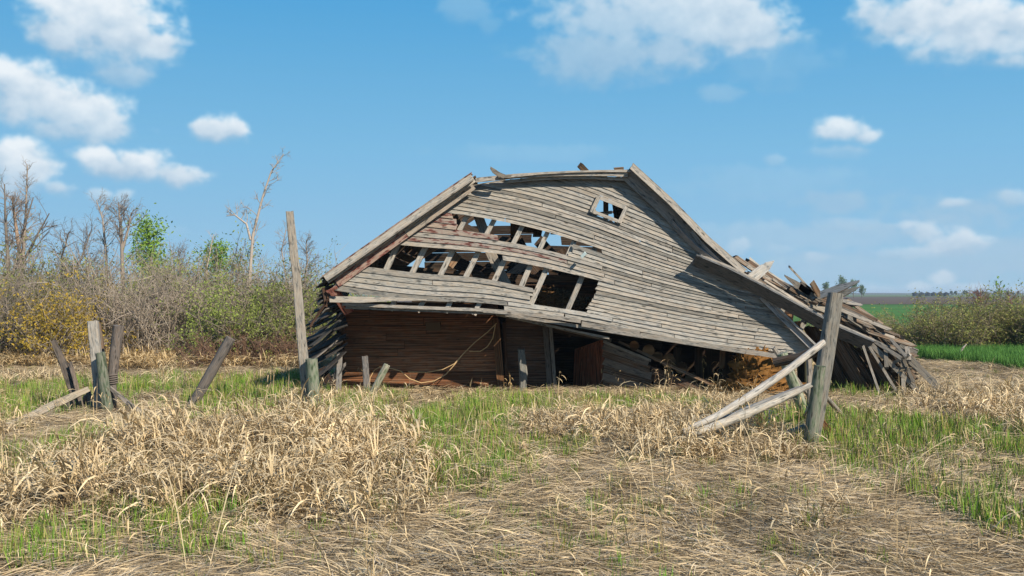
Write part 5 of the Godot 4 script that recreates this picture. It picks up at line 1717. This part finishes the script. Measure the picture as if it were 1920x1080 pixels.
	for i in 3:
		var ag := Geo.new()
		for q in 2:
			var sa := rr(0, TAU)
			var ac := Color(0.62, 0.49, 0.30) * rr(0.85, 1.15)
			var ad2 := Vector3(cos(sa), rr(0.35, 0.9), sin(sa) * 0.6).normalized()
			blade(ag, Vector3(rr(-0.1, 0.1), 0, rr(-0.1, 0.1)), ad2, rr(0.7, 1.2), 0.0065, rr(0.4, 1.1), 8, ac * 0.85, ac)
			blade(ag, ad2 * 0.45, (ad2 + rdir() * 0.7).normalized(), rr(0.15, 0.3), 0.009, rr(0.8, 2.0), 4, ac, ac * 1.2)
		arc_meshes.append(ag.mesh())
	scatter("long_stems", "long pale straw stems arching over the matted grass", arc_meshes, arcs, M.blade)
	var tall := []
	for i in 5:
		tall.append(dry_clump(rr(0.36, 0.56), 11, rr(0.009, 0.013), rr(0.5, 1.3)))
	var short := []
	for i in 3:
		short.append(dry_clump(0.34, 6, 0.009, 1.3))
	var mats := []
	for i in 5:
		mats.append(thatch_clump(170, 0.26, 1.0, [0.12, 0.26, 0.18, 0.32, 0.15][i]))
	var greens := []
	for i in 4:
		greens.append(green_clump(rr(0.18, 0.28), 38, [Color(0.15, 0.26, 0.03), Color(0.19, 0.30, 0.045), Color(0.12, 0.215, 0.03), Color(0.27, 0.30, 0.08), Color(0.40, 0.33, 0.17)]))
	var rds := []
	for i in 3:
		rds.append(reed_clump())
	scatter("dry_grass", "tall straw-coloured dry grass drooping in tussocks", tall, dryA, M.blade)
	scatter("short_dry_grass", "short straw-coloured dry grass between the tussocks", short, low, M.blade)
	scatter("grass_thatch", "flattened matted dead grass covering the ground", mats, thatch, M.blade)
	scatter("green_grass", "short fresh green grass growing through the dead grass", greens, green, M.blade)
	scatter("reed_stems", "thin standing dry reed stems", rds, reeds, M.blade)
	# strip of young crop right of the barn
	var crop := []
	for i in 9000:
		var cd := rr(20.5, 34.0)
		var cx := rr(0.30, 0.60) * cd + rr(-0.4, 1.4)
		if cx < 0.385 * cd + (cd - 21.0) * 0.03 + 0.3 * fbm.get_noise_2d(cd, cx):
			continue
		if cd < 21.0 + (0.52 - cx / cd) * 42.0 + 0.5 * fbm.get_noise_2d(cx * 0.8, 3.0):
			continue
		crop.append([Vector3(cx, 0.0, -cd), rr(0, TAU), Vector3.ONE * rr(0.9, 1.4), Color(1, 1, 1) * rr(0.85, 1.1)])
	var crops := []
	for i in 2:
		crops.append(green_clump(0.26, 26, [Color(0.085, 0.21, 0.04), Color(0.11, 0.245, 0.05), Color(0.07, 0.175, 0.035)]))
	scatter("young_crop", "strip of bright green young crop in front of the willow shrubs", crops, crop, M.blade)
	# meadow behind and beside, as far as blades can be seen
	var back := []
	for i in 5200:
		var rd := rr(22.0, 40.0)
		var rx := rr(-0.7, 0.62) * rd
		if rx > 0.3 * rd and rd < 36.0 and rd > 20.0:
			continue
		if rx > -2.9 and rx < 4.6 and rd < 22.6:
			continue
		back.append([Vector3(rx, mound(rx, -rd), -rd), rr(-1, 1), Vector3(1.3, 1.0, 1.3) * rr(0.8, 1.2), Color(0.85, 0.82, 0.74)])
	scatter("dry_grass", "tall straw-coloured dry grass drooping in tussocks", [tall[0], tall[1]], back, M.blade)


# ---------------------------------------------------------------- the scene
func _ready() -> void:
	rng.seed = 20240
	fbm.seed = 4
	fbm.frequency = 1.0
	fbm.fractal_octaves = 3
	var cam := Camera3D.new()
	cam.name = "camera"
	cam.position = Vector3(0, CAM_H, 0)
	cam.rotation.x = atan(10.0 / F)
	cam.fov = rad_to_deg(2.0 * atan(540.0 / F))
	cam.near = 0.1
	cam.far = 6000.0
	add_child(cam)
	cam.current = true
	var env := Environment.new()
	env.background_mode = Environment.BG_SKY
	var sky := Sky.new()
	var pano := PanoramaSkyMaterial.new()
	pano.panorama = sky_picture()
	pano.energy_multiplier = 0.79
	sky.sky_material = pano
	env.sky = sky
	env.tonemap_mode = Environment.TONE_MAPPER_LINEAR
	env.tonemap_exposure = 1.35
	env.sdfgi_enabled = true
	env.ssao_enabled = true
	env.ssil_enabled = true
	env.fog_enabled = true
	env.fog_density = 0.00035
	env.fog_light_color = Color(0.80, 0.88, 0.95)
	var we := WorldEnvironment.new()
	we.name = "environment"
	we.environment = env
	add_child(we)
	var sun := DirectionalLight3D.new()
	sun.name = "sun"
	sun.light_energy = 1.6
	sun.light_color = Color(1.0, 0.955, 0.885)
	sun.light_angular_distance = 0.5
	sun.shadow_enabled = true
	var towards := Vector3(sin(deg_to_rad(42.0)) * cos(deg_to_rad(37.0)), sin(deg_to_rad(37.0)), cos(deg_to_rad(42.0)) * cos(deg_to_rad(37.0)))
	sun.look_at_from_position(towards * 10.0, Vector3.ZERO, Vector3.UP)
	add_child(sun)
	make_materials()
	M.bin = mat(null, 0.6, 0.0, Color(0.16, 0.17, 0.19))
	build_ground()
	build_barn()
	build_posts()
	build_trees()
	build_far()
	build_grass()
